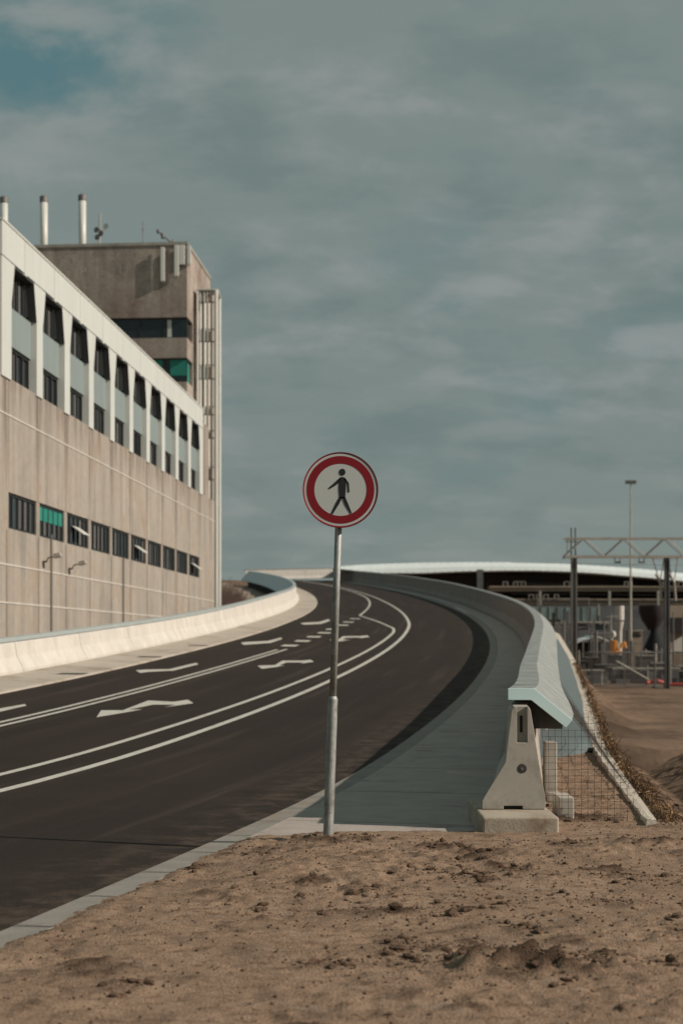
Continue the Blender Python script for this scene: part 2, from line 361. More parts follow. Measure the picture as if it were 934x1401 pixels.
tag(line_obj([(l2b, .125), (l2c, .125)]).build('lane_marking', M['paint']), 'white line that jogs sideways at a widening, second line from the pavement', 'road marking', 'white lines painted on the road')
l3 = [(2, -6.95), (9.7, -7.0), (17.8, -7.08), (29.2, -7.04), (35, -6.96)]
tag(line_obj([([(s, o - .13) for s, o in smooth(l3)[:-1]] + [(33.6, -7.1)], .11), ([(s, o + .13) for s, o in smooth(l3)], .11)]).build('lane_marking', M['paint']), 'double white centre line between the two lanes, ending at the dashes', 'road marking', 'white lines painted on the road')
names = ['nearest dash, just past the end of the double line', 'second dash past the double line', 'third dash past the double line', 'fourth dash, left of the sign pole', 'fifth dash, against the left edge of the sign pole', 'sixth dash, seen against the sign pole', 'seventh dash, just right of the sign pole', 'farthest dash, beside the corner of the jogging line']
for (s, o), n in zip(dash, names):
    mb = MB(); mb.face([R(s - .55, o - .27, .005), R(s - .55, o + .27, .005), R(s + .55, o + .27, .005), R(s + .55, o - .27, .005)])
    tag(mb.build('centre_dash', M['paint']), 'short white block marking, ' + n, 'road marking', 'white dashes between the lanes')
for a, lb in ((aA, 'large double-headed white arrow nearest the camera in the right lane'), (aB, 'double-headed white arrow in the right lane left of the sign pole'), (aC, 'double-headed white arrow passing behind the sign pole'),
              (aG, 'left lane arrow cut by the left edge of the picture'), (aF, 'slim bent white arrow in the left lane, nearest whole one'), (aD, 'slim bent white arrow beside the end of the double line'), (aE, 'farthest slim bent arrow, beside the wide apron of the left barrier')):
    mb = MB(); mb.face([R(s, o, .006) for s, o in a])
    o_ = mb.build('arrow_marking', M['paint']); tag(o_, lb, 'road arrow', 'white lane arrows on the road')
    bm = bmesh.new(); bm.from_mesh(o_.data); bmesh.ops.triangulate(bm, faces=bm.faces); bm.to_mesh(o_.data); bm.free()

# ------------------------------------------------------------------ ground
def toe(y):
    """foot of the ramp bank on the right: x and z against y"""
    ys = [4, 12.3, 15.4, 20, 32, 55, 75, 100, 130, 160, 200, 300]
    xs = [2.0, 2.66, 3.05, 3.62, 5.5, 8.85, 11.3, 13.2, 14, 14, 12, 8]
    zs = [0, 0, 0, .05, .15, .85, 2.0, 3, 4, 5, 6, 8]
    return float(np.interp(y, ys, xs)), float(np.interp(y, ys, zs))
def field_z(x, y):
    zf = -.95 * min(max((y - 14) / 60, 0), 1) - .9 * min(max((y - 85) / 70, 0), 1)
    if y > 12:
        tx, tz = toe(y); d = x - tx
        if d > 0: zf = max(zf, min(tz - max(d - .2, 0) * 3., tz))
        elif x > tx - 3: zf = tz - .05
    return zf
def ground_z(x, y):
    zf = field_z(x, y)
    if y < 330 and y > -30:
        s, o, zr = road_off(x, y)
        wr = (WR(s) + .9) if s > -2 else .3
        wl = -12.6
        if wl - 3 < o < wr:
            zf = min(zf, zr - .9) if o > -1 else zr - .9
        elif o <= wl - 3:   # the land on the left rises with the ramp, then falls away
            t = min((-o - 15.6) / 30, 1.); zf = (zr - .9) * (1 - t) + min(zf, zr - .9) * t if s > 0 else zf
    return zf
xs = sorted(set([-3000, -1500, -800, -400, -220, -140, -100] + list(range(-80, -20, 5)) + [round(-20 + i * 1.0, 2) for i in range(61)] + list(range(42, 100, 4)) + [110, 140, 220, 400, 800, 1500, 3000]))
ys = sorted(set([-60, -30, -15, -5] + [round(i * 1.0, 2) for i in range(0, 110)] + list(range(110, 270, 4)) + [280, 320, 400, 600, 1000, 2000, 4000]))
PX0, PX1, PY0, PY1 = -3.2, 6.6, 4.6, 22.5
def gz(x, y):
    z = ground_z(x, y)
    if PX0 + .5 < x < PX1 - .6 and PY0 + .5 < y < PY1 - 1.2: z -= .35
    elif x > 3: z += .045 * abs(noise.noise(Vector((x * 1.1, y * .8, 15)))) + .05 * noise.noise(Vector((x * 2.3, y * 2.1, 5))) + .09 * noise.fractal(Vector((x * .25, y * .25, 3)), 1, 2, 4) + .05 * noise.noise(Vector((x * .9, y * .9, 7)))
    return z
mb = MB(); mb.grid([[(x, y, gz(x, y)) for x in xs] for y in ys])
tag(mb.build('ground', M['field'], smooth=True, fix=False), kind='structure')

# worked soil in the foreground: fine grid with ruts and clods
st = .042
XG = [PX0 + .028 * i for i in range(int((PX1 - PX0) / .028) + 1)]
YG_ = []; y = PY0
while y < PY1: YG_.append(y); y += .019 if y < 8 else (.026 if y < 10 else (.036 if y < 13 else .065))
YG_.append(PY1)
DP = []
for (u, v, du, dv, am) in ((735, 1328, 70, 14, 1), (640, 1300, 45, 12, .8), (600, 1158, 28, 5, .9), (650, 1172, 20, 5, .8), (418, 1208, 14, 5, .9), (268, 1180, 18, 4, .7), (355, 1160, 26, 5, .5), (480, 1150, 40, 4, .8), (700, 1130 + 60, 30, 5, .7), (775, 1155, 30, 5, .6), (840, 1195, 30, 7, .6), (560, 1290, 30, 6, .6), (830, 1310, 40, 8, .5), (655, 1205, 24, 5, .7), (170, 1350, 30, 8, .4), (500, 1222, 30, 5, .6), (720, 1270, 30, 6, .5), (880, 1150, 40, 6, .7), (450, 1320, 30, 7, .4), (800, 1120, 50, 4, .7)):
    y_ = 1.56 * 1945.8 / (v - 880); DP.append(((u - 467) / 1945.8 * y_, y_, du / 1945.8 * y_, dv * y_ * y_ / 3035, am))
damp = []
nx_ = int((PX1 - PX0) / st); ny_ = int((PY1 - PY0) / st)
rows = []
for y in YG_:
    r = []
    for x in XG:
        tx, tz = toe(y)
        s, o, zr = road_off(x, y) if x < 3.5 else (0, 9, 0)
        p = Vector((x, y, 0))
        n1 = noise.fractal(p * .55, 1, 2, 3)
        n2 = noise.fractal(p * 2.4 + Vector((5, 3, 1)), 1, 2, 4)
        n3 = noise.noise(p * 11 + Vector((1, 8, 4))); n4 = noise.noise(p * 27) + (.6 * noise.noise(p * 61) if y < 10 else 0)
        churn = max(0., noise.fractal(Vector((x * .5, y * .8, 4.4)), 1, 2, 3) + .1)
        z = .014 * n1 + .008 * n2 + .008 * n3 + .0055 * n4 + churn * (.034 * abs(n2) + .022 * n3 + .012 * n4)
        dm = 0.
        for (cx_, cy_, sx_, sy_, am) in DP:
            d2 = ((x - cx_) / sx_) ** 2 + ((y - cy_) / sy_) ** 2
            if d2 < 2.5: dm = max(dm, am * (1.15 - d2 * .7 + .9 * n2 + .35 * n3))
        if y > 12.3 and x > toe(y)[0] + .1: dm = max(dm, min(1, (y - 12.3) / .8) * (.85 + n2))
        n5 = noise.noise(Vector((x * 8, y * 9, 3.3)))
        dm = dm * (.75 + 1.3 * n5 + .8 * n3)
        dm = max(dm, 1.8 * (noise.fractal(Vector((x * 2.1, y * 3.2, 9)), 1, 2, 5) - .34))
        dm = min(max(dm, 0), 1); damp.append(dm)
        z += dm * (.004 + .030 * abs(n3) + .026 * abs(n4)) + .004 * n5
        z += max(0, 1 - ((x - .95) ** 2 / .35 + (y - 6.85) ** 2 / .05)) * .035 * (1 + 1.2 * n3 + n2)
        z += max(0, 1 - ((x + .1) ** 2 / .12 + (y - 11.42) ** 2 / .05)) * .025 * (1 + .5 * n3)
        base = 0.
        if y > 12 and x > tx: base = field_z(x, y) - (.25 * max(0, 1 - abs(x - tx - .75) / .6) * min(1, (y - 12) / 1.5))
        if y > 12.3 and x > toe(y)[0]: z *= .55
        z = z + base
        # meets the kerb
        if x < 3.5:
            k = max(0., min(1., (o - .12) / .9)); z = z * k + (zr + .05 + .012 * n3 + .012 * n2) * (1 - k) if base == 0 else z
            if o < .5: zk = zr + .05 + (o - .245) * .25 + .012 * n3 + .012 * n2 + .006 * n4; q_ = max(0., min(1., (o - .3) / .2)); z = zk * (1 - q_) + z * q_
            if o < .045: z = zr - .3
            if y > 11.85 and o < WR(s) + .05: z = zr - .5
            elif y > 12.3 and x < tx: z = z + .01
        b = min((x - PX0) / .5, (PX1 - x) / .5, (PY1 - y) / 1.0, 1)
        if b < 1: z = z * max(b, 0) + (ground_z(x, y) - .06) * (1 - max(b, 0))
        r.append((x, y, z))
    rows.append(r)
mb = MB(); mb.grid(rows); so_ = mb.build('soil', M['soil'], smooth=True, fix=False); tag(so_, kind='structure')
at = so_.data.attributes.new('damp', 'FLOAT', 'POINT'); at.data.foreach_set('value', damp)
def fine_soil(m, dark, lite):
    nt = m.node_tree; N = nt.nodes; L = nt.links; b_ = N['Principled BSDF']
    tc = N.new('ShaderNodeTexCoord')
    for sc_, lo, hi, colr, am, st_ in ((7, .52, .63, dark, .85, (1, 1.5, 1)), (22, .54, .65, dark, .75, (1, 1, 1)), (4.5, .55, .70, lite, .5, (1, 1.3, 1)), (45, .58, .70, lite, .5, (1, 1, 1)), (75, .53, .66, dark, .6, (1, 1, 1)), (110, .55, .68, lite, .6, (1, 1, 1))):
        src = b_.inputs['Base Color'].links[0].from_socket
        mp = N.new('ShaderNodeMapping'); mp.inputs['Scale'].default_value = st_; mp.inputs['Location'].default_value = (sc_, 2, 1); L.new(tc.outputs['Object'], mp.inputs[0])
        nz = N.new('ShaderNodeTexNoise'); nz.inputs['Scale'].default_value = sc_; nz.inputs['Detail'].default_value = 7; nz.inputs['Roughness'].default_value = .68; L.new(mp.outputs[0], nz.inputs[0])
        r = N.new('ShaderNodeMapRange')
        for i, q in enumerate((lo, hi, 0, am)): r.inputs[i + 1].default_value = q
        L.new(nz.outputs[0], r.inputs[0]); mx = N.new('ShaderNodeMix'); mx.data_type = 'RGBA'; mx.inputs[7].default_value = (*colr, 1)
        L.new(r.outputs[0], mx.inputs[0]); L.new(src, mx.inputs[6]); L.new(mx.outputs[2], b_.inputs['Base Color'])
fine_soil(M['soil'], (.15, .092, .06), (.40, .305, .23))
nt = M['soil'].node_tree; b_ = nt.nodes['Principled BSDF']; src = b_.inputs['Base Color'].links[0].from_socket
at_ = nt.nodes.new('ShaderNodeAttribute'); at_.attribute_name = 'damp'; mx_s = nt.nodes.new('ShaderNodeMix'); mx_s.data_type = 'RGBA'; mx_s.inputs[7].default_value = (.075, .046, .03, 1)
nt.links.new(at_.outputs['Fac'], mx_s.inputs[0]); nt.links.new(src, mx_s.inputs[6]); nt.links.new(mx_s.outputs[2], b_.inputs['Base Color'])
def soil_z(x, y):
    import bisect
    i = int((x - PX0) / .028); j = bisect.bisect(YG_, y) - 1
    return rows[min(max(j, 0), len(YG_) - 1)][min(max(i, 0), len(XG) - 1)][2]
ico = bmesh.new(); bmesh.ops.create_icosphere(ico, subdivisions=1, radius=1)
IV = [v.co.copy() for v in ico.verts]; IF = [tuple(v.index for v in f.verts) for f in ico.faces]; ico.free()
mb = MB(); cl = [(.95, 6.9, .55, .10, 420), (-.1, 11.4, .35, .12, 90), (1.2, 8.6, .8, .18, 300), (.35, 8.3, .25, .10, 160), (.6, 8.2, 1.0, .5, 150), (-.6, 9.2, .9, .7, 130), (.75, 9.6, .25, .15, 220), (2.1, 9.4, .3, .15, 160), (.3, 7.1, .2, .1, 120), (2.3, 8, .35, .12, 160), (1.3, 10, 1.1, .6, 150), (3, 14, 1.2, 1.5, 260), (2.2, 12.4, .5, .25, 130), (1.6, 7.3, 1.0, .8, 150), (-1.0, 10.8, .25, .12, 30)]
for cx, cy, sx, sy, n in cl + [(p[0], p[1], p[2] * .7, p[3] * .7, int(120 * p[4])) for p in DP]:
    for _ in range(n):
        x = random.gauss(cx, sx); y = random.gauss(cy, sy)
        if not (PX0 + .2 < x < PX1 - .2 and PY0 + .2 < y < PY1 - 1): continue
        s, o, zr = road_off(x, y)
        if o < .22 or (y > 11.7 and x < 1.9): continue
        r = random.choice([.004, .005, .006, .006, .007, .009, .012, .004, .005, .028 if random.random() < .4 else .007]) * random.uniform(.7, 1.3)
        q = Matrix.Rotation(random.uniform(0, 6), 3, 'Z') @ Matrix.Diagonal((random.uniform(.8, 1.7), random.uniform(.7, 1.3), random.uniform(.4, .8)))
        z = soil_z(x, y) + r * .25
        mb.mesh([q @ (v * r * random.uniform(.75, 1.25)) + Vector((x, y, z)) for v in IV], IF)
for _ in range(6000):
    x = random.uniform(-2, 5.5); y = random.uniform(5, 15)
    s, o, zr = road_off(x, y)
    if o < .3 or (y > 11.7 and x < 1.9): continue
    r = random.choice([.003, .004, .006, .009]); z = soil_z(x, y)
    mb.mesh([v * r * random.uniform(.6, 1.4) + Vector((x, y, z + r * .3)) for v in IV], IF)
tag(mb.build('soil_clods', M['clod'], fix=False), kind='stuff')

# ------------------------------------------------------------------ precast barriers
def near_fix(s):
    """the row starts slightly out of line at its open end"""
    k = max(0., min(1., (14 - s) / 14)); k2 = max(0., min(1., (9 - s) / 9)); k = k * k * (3 - 2 * k); k2 = k2 * k2 * (3 - 2 * k2)
    return k2 * .13, k * .12
def rt(s):
    """top road-side corner of the right wall (off, height above road)"""
    dx, dz = near_fix(s)
    return WR(s) + off(s, 6) + dx, 1.15 + off(s, 8) + dz
def ltp(s): return WL(s) + off(s, 7), 1.17 + off(s, 9)
def rw_profile(s):
    o, h = rt(s); top = h - .14; b = .10
    return [(o - .25, b), (o - .25, b + .07), (o - .235, b + .09), (o - .06, b + .40), (o - .02, top - .03), (o + .01, top), (o + .14, top), (o + .165, top - .03), (o + .27, b + .06), (o + .27, b)]
def lw_profile(s):
    o, h = ltp(s); top = h - .12; b = .09
    return [(o + .25, b), (o + .25, b + .07), (o + .235, b + .09), (o + .07, b + .38), (o + .02, top - .03), (o - .01, top), (o - .14, top), (o - .165, top - .03), (o - .27, b + .06), (o - .27, b)]
def barrier(prof, s0, s1, material, name='concrete_barrier', step=1.0):
    mb = MB(); P = []
    ss = srange(s0, s1, step)
    for s in ss: P.append([R(s, o, h) for o, h in prof(s)])
    n = len(P[0])
    mb.grid([r + [r[0]] for r in P])
    mb.face(P[0][::-1]); mb.face(P[-1])
    return mb.build(name, material)
def PZ_(v, y): return 1.56 + (880 - v) / 1945.8 * y
S_FRONT = s_at_y(1.5, 12.28)
for k in range(52):
    s0 = S_FRONT if k == 0 else S_FRONT + 5 * k + .014
    s1 = S_FRONT + 5 * (k + 1) - .014
    if s1 > 191: break
    if k == 0: continue
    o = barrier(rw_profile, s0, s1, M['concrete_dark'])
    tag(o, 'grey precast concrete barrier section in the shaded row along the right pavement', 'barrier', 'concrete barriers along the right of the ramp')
for k in range(46):
    s0 = 6 + 5 * k + .014; s1 = 6 + 5 * (k + 1) - .014
    if s1 > 187: break
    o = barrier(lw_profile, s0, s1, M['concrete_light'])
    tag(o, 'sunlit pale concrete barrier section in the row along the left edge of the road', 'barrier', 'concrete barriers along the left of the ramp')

# beyond the crest the outer row turns square across the view and catches the sun
PE0 = R(190.5, WR(190.5)); zt0, zt1 = PZ_(776.2, PE0.y), None
for k in range(3):
    def fp(t): 
        x = PE0.x - .15 - t; y = PE0.y + .3 - .3 * t; z = 12.36 - .037 * t; return x, y, z
    mb = MB(); rows = []
    for i in range(6):
        x, y, z = fp(4.15 * k + .01 + (4.13) * i / 5)
        rows.append([(x, y, z - 1.5), (x + .07, y - .25, z - 1.5), (x + .07, y - .24, z - 1.4), (x + .02, y - .08, z - 1.1), (x, y, z - .12), (x, y + .16, z - .12), (x - .1, y + .4, z - 1.5)])
    mb.grid([r + [r[0]] for r in rows]); mb.face(rows[0][::-1]); mb.face(rows[-1])
    tag(mb.build('concrete_barrier', M['concrete_light']), 'bright far barrier section across the end of the visible road, ' + ['nearest the sign pole', 'middle one of three', 'nearest the left barrier'][k], 'barrier', 'far sunlit barrier sections')
mb = MB(); rows = []
for i in range(8):
    x, y, z = fp(12.5 * i / 7); rows.append([(x, y - .06, z - .11), (x, y - .06, z), (x, y + .22, z), (x - .1, y + .55, z - .28), (x - .1, y + .5, z - .3)])
mb.grid([r + [r[0]] for r in rows]); mb.face(rows[0][::-1]); mb.face(rows[-1])
tag(mb.build('barrier_cap', M['cap']), 'short far zinc cap on the bright barriers across the road', 'barrier cap')

# the open end of the right row: square front, slot, socket and lifting notch
def F3(x, z, y): return Vector((x, y, z))
zb = .125
endprof = [(1.215, zb), (1.215, zb + .07), (1.235, zb + .11), (1.415, .53), (1.468, .975), (1.492, 1.01), (1.612, 1.01), (1.632, .985), (1.765, zb + .05), (1.755, zb)]
eb = thing('concrete_barrier', 'end section of the concrete barrier row, its slotted front face turned to the camera', 'barrier', (1.49, 12.3, .1), 'concrete barriers along the right of the ramp')
mb = MB()
A_ = [Vector((x, 12.30, z)) for x, z in endprof]
rows_ = [A_]
for s in srange(S_FRONT + .9, S_FRONT + 5 - .008, .8):
    rows_.append([R(s, o, h) for o, h in rw_profile(s)])
mb.grid([r + [r[0]] for r in rows_]); mb.face(rows_[0][::-1]); mb.face(rows_[-1])
body = mb.build('barrier_body', M['concrete_end'], eb)
body.data.materials.append(M['black'])
cut = MB()
cut.box(1.515, 1.605, 12.2, 12.37, .70, 1.05)
cut.box(1.40, 1.565, 12.2, 12.45, .05, zb + .028)
co = cut.build('cutter', M['concrete_end'])
cc = MB(); cc.tube((1.558, 12.1, .475), (1.558, 12.345, .475), .040, n=24); c2 = cc.build('cutter', M['concrete_end'])
bpy.context.view_layer.update()
for c in (co, c2):
    c.parent = None
    md = body.modifiers.new('b', 'BOOLEAN'); md.operation = 'DIFFERENCE'; md.object = c; md.solver = 'EXACT'
bpy.context.view_layer.update()
dg = bpy.context.evaluated_depsgraph_get()
nm = bpy.data.meshes.new_from_object(body.evaluated_get(dg)); body.modifiers.clear(); body.data = nm
bpy.data.objects.remove(co); bpy.data.objects.remove(c2)
md = body.modifiers.new('Bevel', 'BEVEL'); md.width = .008; md.segments = 2; md.limit_method = 'ANGLE'; md.angle_limit = math.radians(40)
mb = MB(); mb.tube((1.558, 12.297, .475), (1.558, 12.325, .475), .040, n=24); mb.build('socket_ring', M['wire'], eb, bevel=.004)
mb = MB(); mb.tube((1.558, 12.294, .475), (1.558, 12.32, .475), .013, n=8); mb.build('socket_bolt', M['steel_dark'], eb)
mb = MB(); mb.box(1.549, 1.571, 12.362, 12.368, .785, .93); mb.build('slit_shade', M['black'], eb)  # black plate stands in for the darkness of a deeper slit
# plinth under it
mb = MB(); mb.box(1.165, 1.80, 11.78, 13.1, -.2, .12)
tag(mb.build('concrete_plinth', M['plinth'], bevel=.02, seg=3), 'soil stained concrete slab carrying the end barrier', 'plinth')

# ------------------------------------------------------------------ zinc caps on the barriers
def cap_rows(s, side):
    """closed section of the folded sheet cap; side +1 = right wall, -1 = left wall"""
    if side > 0: o, h = rt(s)
    else: o, h = ltp(s)
    w, dx, dy, t = .235, .34, .285, .10
    if side < 0:
        q_ = max(0., min(1., (s - 85) / 40)); q_ = q_ * q_ * (3 - 2 * q_); dx += .75 * q_; dy += 1.0 * q_
    a = [(0, -t), (0, 0), (w, 0), (w + dx, -dy), (w + dx - .055, -dy - .06), (w - .03, -t)]
    a = [(o + side * p, h + q) for p, q in a]
    return a
def cap(side, s0, s1, first=None):
    mb = MB(); s = s0; k = 0; rows = []
    L_ = 1.3
    while s < s1:
        e = min(s + L_, s1)
        for (q, lift) in ((s, 0), (s + .006, -.004), (s + .014, -.004), (s + .02, .005), (s + .07, .005), (s + .08, 0), (e, 0)):
            r = cap_rows(q, side)
            r = [(o_, h_ + (lift if j in (1, 2, 3) else 0)) for j, (o_, h_) in enumerate(r)]
            rows.append([R(q, o_, h_) for o_, h_ in r])
        s = e; k += 1
    if first:
        d = [Vector((p[0], p[1], p[2])) for p in first]; rows[0] = d; rows = [d] + rows[7:]
    mb.grid([r + [r[0]] for r in rows]); mb.face(rows[0][::-1]); mb.face(rows[-1])
    return mb
S_CAP = s_at_y(1.5, 12.72)
fx = [(1.487, -.1), (1.487, 0), (1.715, 0), (2.055, -.28), (2.0, -.345), (1.69, -.1)]
cr = thing('barrier_cap', 'folded blue grey zinc cap with a sloping outer face along the right barriers', 'barrier cap', (1.5, 12.7, 1.1))
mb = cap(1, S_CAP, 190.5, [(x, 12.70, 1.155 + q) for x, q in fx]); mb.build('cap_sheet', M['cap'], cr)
mb = MB(); mb.prism([(fx[0][0] - .004, 1.155 - .102), (fx[1][0] - .004, 1.158), (fx[2][0] + .001, 1.158), (fx[3][0] + .003, 1.155 - .28), (fx[4][0], 1.155 - .348), (fx[5][0], 1.155 - .102)], 12.685, 12.697, lambda p, q, y_: Vector((p, y_, q)))
mb.build('end_fascia', M['fascia'], cr, bevel=.003)
for k in range(14):
    s = S_CAP + .8 + 2.5 * k
    o, h = rt(s); mb = MB()
    P = [(o + .03, h - .24), (o + .03, h - .104), (o + .205, h - .104), (o + .47, h - .335), (o + .47, h - .39), (o + .17, h - .39)]
    n = len(P); mb.prism(P, 0, .12, lambda p, q, a: R(s + a, p, q)); mb.build('cap_bracket', M['grey_wall'], cr)
cl_ = thing('barrier_cap', 'pale zinc cap along the top of the left barriers, curling round the bend', 'barrier cap', tuple(R(20, WL(20), 1.2)))
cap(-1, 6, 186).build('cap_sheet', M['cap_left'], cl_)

# ------------------------------------------------------------------ painted shade sheet, edging strip, wire mesh, reeds on the right bank
def toe_pt(y, dx=0, dz=0):
    x, z = toe(y); return Vector((x + dx, y, z + dz))
mb = MB(); rows = []  # thin sheet where shade lies on the bank, shade put into its colour
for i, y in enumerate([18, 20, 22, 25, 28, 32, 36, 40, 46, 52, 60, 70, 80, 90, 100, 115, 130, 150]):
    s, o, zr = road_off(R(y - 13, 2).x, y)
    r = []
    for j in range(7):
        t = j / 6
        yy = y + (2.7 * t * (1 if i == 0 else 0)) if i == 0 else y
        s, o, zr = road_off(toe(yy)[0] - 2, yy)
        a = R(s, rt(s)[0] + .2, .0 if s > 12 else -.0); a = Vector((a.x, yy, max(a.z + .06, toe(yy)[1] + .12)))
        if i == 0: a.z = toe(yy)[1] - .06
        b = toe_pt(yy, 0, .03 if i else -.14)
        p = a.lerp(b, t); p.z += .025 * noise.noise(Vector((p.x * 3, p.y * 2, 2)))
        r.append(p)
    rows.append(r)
mb.grid(rows); tag(mb.build('bank_shade_sheet', M['bank_shade'], smooth=True), 'teal grey painted shade on the bank between the zinc cap and the pale edging', 'painted shade')
# edging strip: layered pale boards lying along the foot, ragged on the inside
mb = MB(); rows = []
ysl = [12.2 + .35 * i for i in range(60)] + [34 + 1.5 * i for i in range(60)]
for i, y in enumerate(ysl):
    w = float(np.interp(y, [12, 15, 20, 32, 60, 120], [.085, .12, .17, .30, .36, .3]))
    j = .02 * noise.noise(Vector((0, y * 3, 0)))
    x, z = toe(y)
    rows.append([(x - w / 2 - .01 + j * (i % 3), y, z - .04), (x - w / 2 + j, y, z + .045 + j * .3), (x, y, z + .055), (x + .006, y, z + .045), (x + w / 2, y, z + .05 - j * .3), (x + w / 2 + .01, y, z - .06)])
mb.grid(rows); mb.face(rows[0]); tag(mb.build('edging_strip', M['strip']), 'pale weathered edging strip running along the foot of the ramp bank', 'edging')
# mesh panel
def wmesh(mb, poly, y, pitch, r, fn):
    xs_ = [p[0] for p in poly]; zs_ = [p[1] for p in poly]
    def span(axis, c):
        out = []
        for (x0, z0), (x1, z1) in zip(poly, poly[1:] + poly[:1]):
            a0, a1, b0, b1 = (x0, x1, z0, z1) if axis == 0 else (z0, z1, x0, x1)
            if (a0 - c) * (a1 - c) < 0: out.append(b0 + (b1 - b0) * (c - a0) / (a1 - a0))
        return sorted(out)
    x = min(xs_) + .01
    while x < max(xs_):
        q = span(0, x)
        for a, b in zip(q[::2], q[1::2]): mb.tube(fn(x, a), fn(x, b), r, n=4, cap=False)
        x += pitch
    z = min(zs_) + .012
    while z < max(zs_):
        q = span(1, z)
        for a, b in zip(q[::2], q[1::2]): mb.tube(fn(a, z), fn(b, z), r, n=4, cap=False)
        z += pitch
def wob(x, z): return Vector((x + .006 * noise.noise(Vector((x * 3, z * 5, 1))), 12.42 + .03 * noise.noise(Vector((x * 2, z * 2, 0))), z))
mb = MB(); wmesh(mb, [(1.79, .02), (2.67, -.01), (2.13, .98), (2.04, .80), (1.74, .86)], 12.42, .057, .0021, wob)
tag(mb.build('wire_mesh', M['wire'], fix=False), 'square rusty wire mesh closing the gap beside the end barrier', 'wire mesh')
# second mesh lying over the bank, fixed to the strip
mb = MB()
for i in range(46):
    y = 14.2 + i * .16
    a = toe_pt(y, -.02, .10); s, o, zr = road_off(a.x - 1.5, y); b = R(s, rt(s)[0] + .58, rt(s)[1] - .30)
    b = Vector((b.x, y, b.z)); mb.tube(a, a.lerp(b, .97), .0025, n=4, cap=False)
for k in range(9):
    t = k / 8.5; pr = None
    for i in range(0, 46, 3):
        y = 14.2 + i * .16
        a = toe_pt(y, -.02, .10); s, o, zr = road_off(a.x - 1.5, y); b = R(s, rt(s)[0] + .58, rt(s)[1] - .30); b = Vector((b.x, y, b.z))
        c = a.lerp(b, t)
        if pr: mb.tube(pr, c, .0025, n=4, cap=False)
        pr = c
tag(mb.build('wire_mesh', M['wire_grey'], fix=False), 'thin grey wire netting stretched from the edging strip up to the zinc cap', 'wire mesh')
mb = MB(); mb.box(1.915, 2.03, 13.4, 13.56, .1, .63); mb.box(1.93, 2.05, 13.38, 13.6, .06, .16)
tag(mb.build('concrete_post', M['concrete_end'], bevel=.012), 'short pale concrete post standing behind the wire mesh', 'post')
mb = MB(); mb.box(1.915, 2.05, 12.55, 12.95, -.1, .20)
tag(mb.build('footing_block', M['concrete_end'], bevel=.01), 'small grey concrete block behind the mesh beside the plinth', 'block')
# dried reeds: a bundle of stems hugging the outer side of the strip
mb = MB(); md_ = MB()
for i in range(4200):
    u = random.random(); y = 12.6 + 40 * u ** 1.35
    tx, tz = toe(y); L_ = random.uniform(.25, .75)
    x = tx + .07 + abs(random.gauss(0, .075)) + (.05 if y < 16 else 0)
    z = tz + random.uniform(-.22, .0)
    dirv = Vector((random.gauss(.02, .08), -1 + random.gauss(0, .2), random.gauss(-.2 if y < 14.5 else -.02, .14))).normalized()
    slope = (toe(y - .5)[0] - tx) / .5
    dirv.x += slope * .9
    a = Vector((x, y, z + .08)); b = a + dirv * L_
    if b.y < 12.15: b.y = 12.15
    b.z = max(b.z, -.02); c = a.lerp(b, .5) + Vector((random.gauss(0, .012), 0, random.gauss(.01, .012)))
    r = random.uniform(.0022, .005) * (1 + (y - 12) * .045)
    q = mb if random.random() < .4 else md_
    q.tube(a, c, r, r * .8, n=3, cap=False); q.tube(c, b, r * .8, r * .4, n=3, cap=False)
    if random.random() < .35:
        e = c + Vector((random.gauss(0, .05), random.gauss(0, .05), random.gauss(.02, .03))); q.tube(c, e, r, r * .5, n=3, cap=False)
n0 = len(mb.f); mb.mesh(md_.v, md_.f, 1)
tag(mb.build('dried_reeds', [M['straw'], M['straw_dark']], fix=False), kind='stuff')

# ------------------------------------------------------------------ the sign
sg = thing('traffic_sign', 'round red and white no pedestrians sign on a leaning galvanised pole', 'traffic sign', (-.112, 11.42, 0))
PB = Vector((-.112, 11.42, -.15)); PT = Vector((-.008, 11.42, 2.98))
def pole_at(z): t = (z - PB.z) / (PT.z - PB.z); return PB.lerp(PT, t)
mb = MB(); mb.tube(PB, pole_at(1.115), .0405, n=32); mb.tube(pole_at(1.10), pole_at(1.135), .0425, .030, n=32)
mb.build('pole_sleeve', M['galv'], sg, smooth=False, bevel=.003)
mb = MB(); mb.tube(pole_at(1.0), PT, .0285, .0275, n=32); pl = mb.build('pole', M['galv'], sg)
for o in (pl,):
    for p in o.data.polygons: p.use_smooth = len(p.vertices) == 4
C = Vector((-.008, 11.36, 2.785)); RS = .302
def ring(mb, r0, r1, y, n=72, y1=None):
    rows = []
    for k in range(n + 1):
        t = 2 * PI * k / n
        rows.append([Vector((C.x + r0 * math.cos(t), C.y + y, C.z + r0 * math.sin(t))), Vector((C.x + r1 * math.cos(t), C.y + (y if y1 is None else y1), C.z + r1 * math.sin(t)))])
    mb.grid(rows)
mb = MB(); ring(mb, RS * .958, RS * .995, -.004, y1=-.008); ring(mb, RS * .995, RS, -.008, y1=.0); ring(mb, RS, RS, 0, y1=.026); ring(mb, RS, RS * .97, .026)
ring(mb, RS * .97, .001, .004)
mb.build('sign_rim', M['red_sign'], sg)
mb = MB(); ring(mb, .0005, RS * .958, -.003); mb.build('sign_face', M['white_sign'], sg)
mb = MB(); ring(mb, RS * .69, RS * .895, -.0042); mb.build('red_ring', M['red_sign'], sg)
mb = MB()
def S(px, py): return ((px - 467) / 380 * RS, -(py - 475) / 380 * RS)
def flat(pts):
    mb.prism([S(*p) for p in pts], -.0055, -.0045, lambda p, q, a: Vector((C.x + p, C.y + a, C.z + q)))
flat([(485 + 32 * math.cos(t * PI / 14), 298 + 35 * math.sin(t * PI / 14)) for t in range(28)])
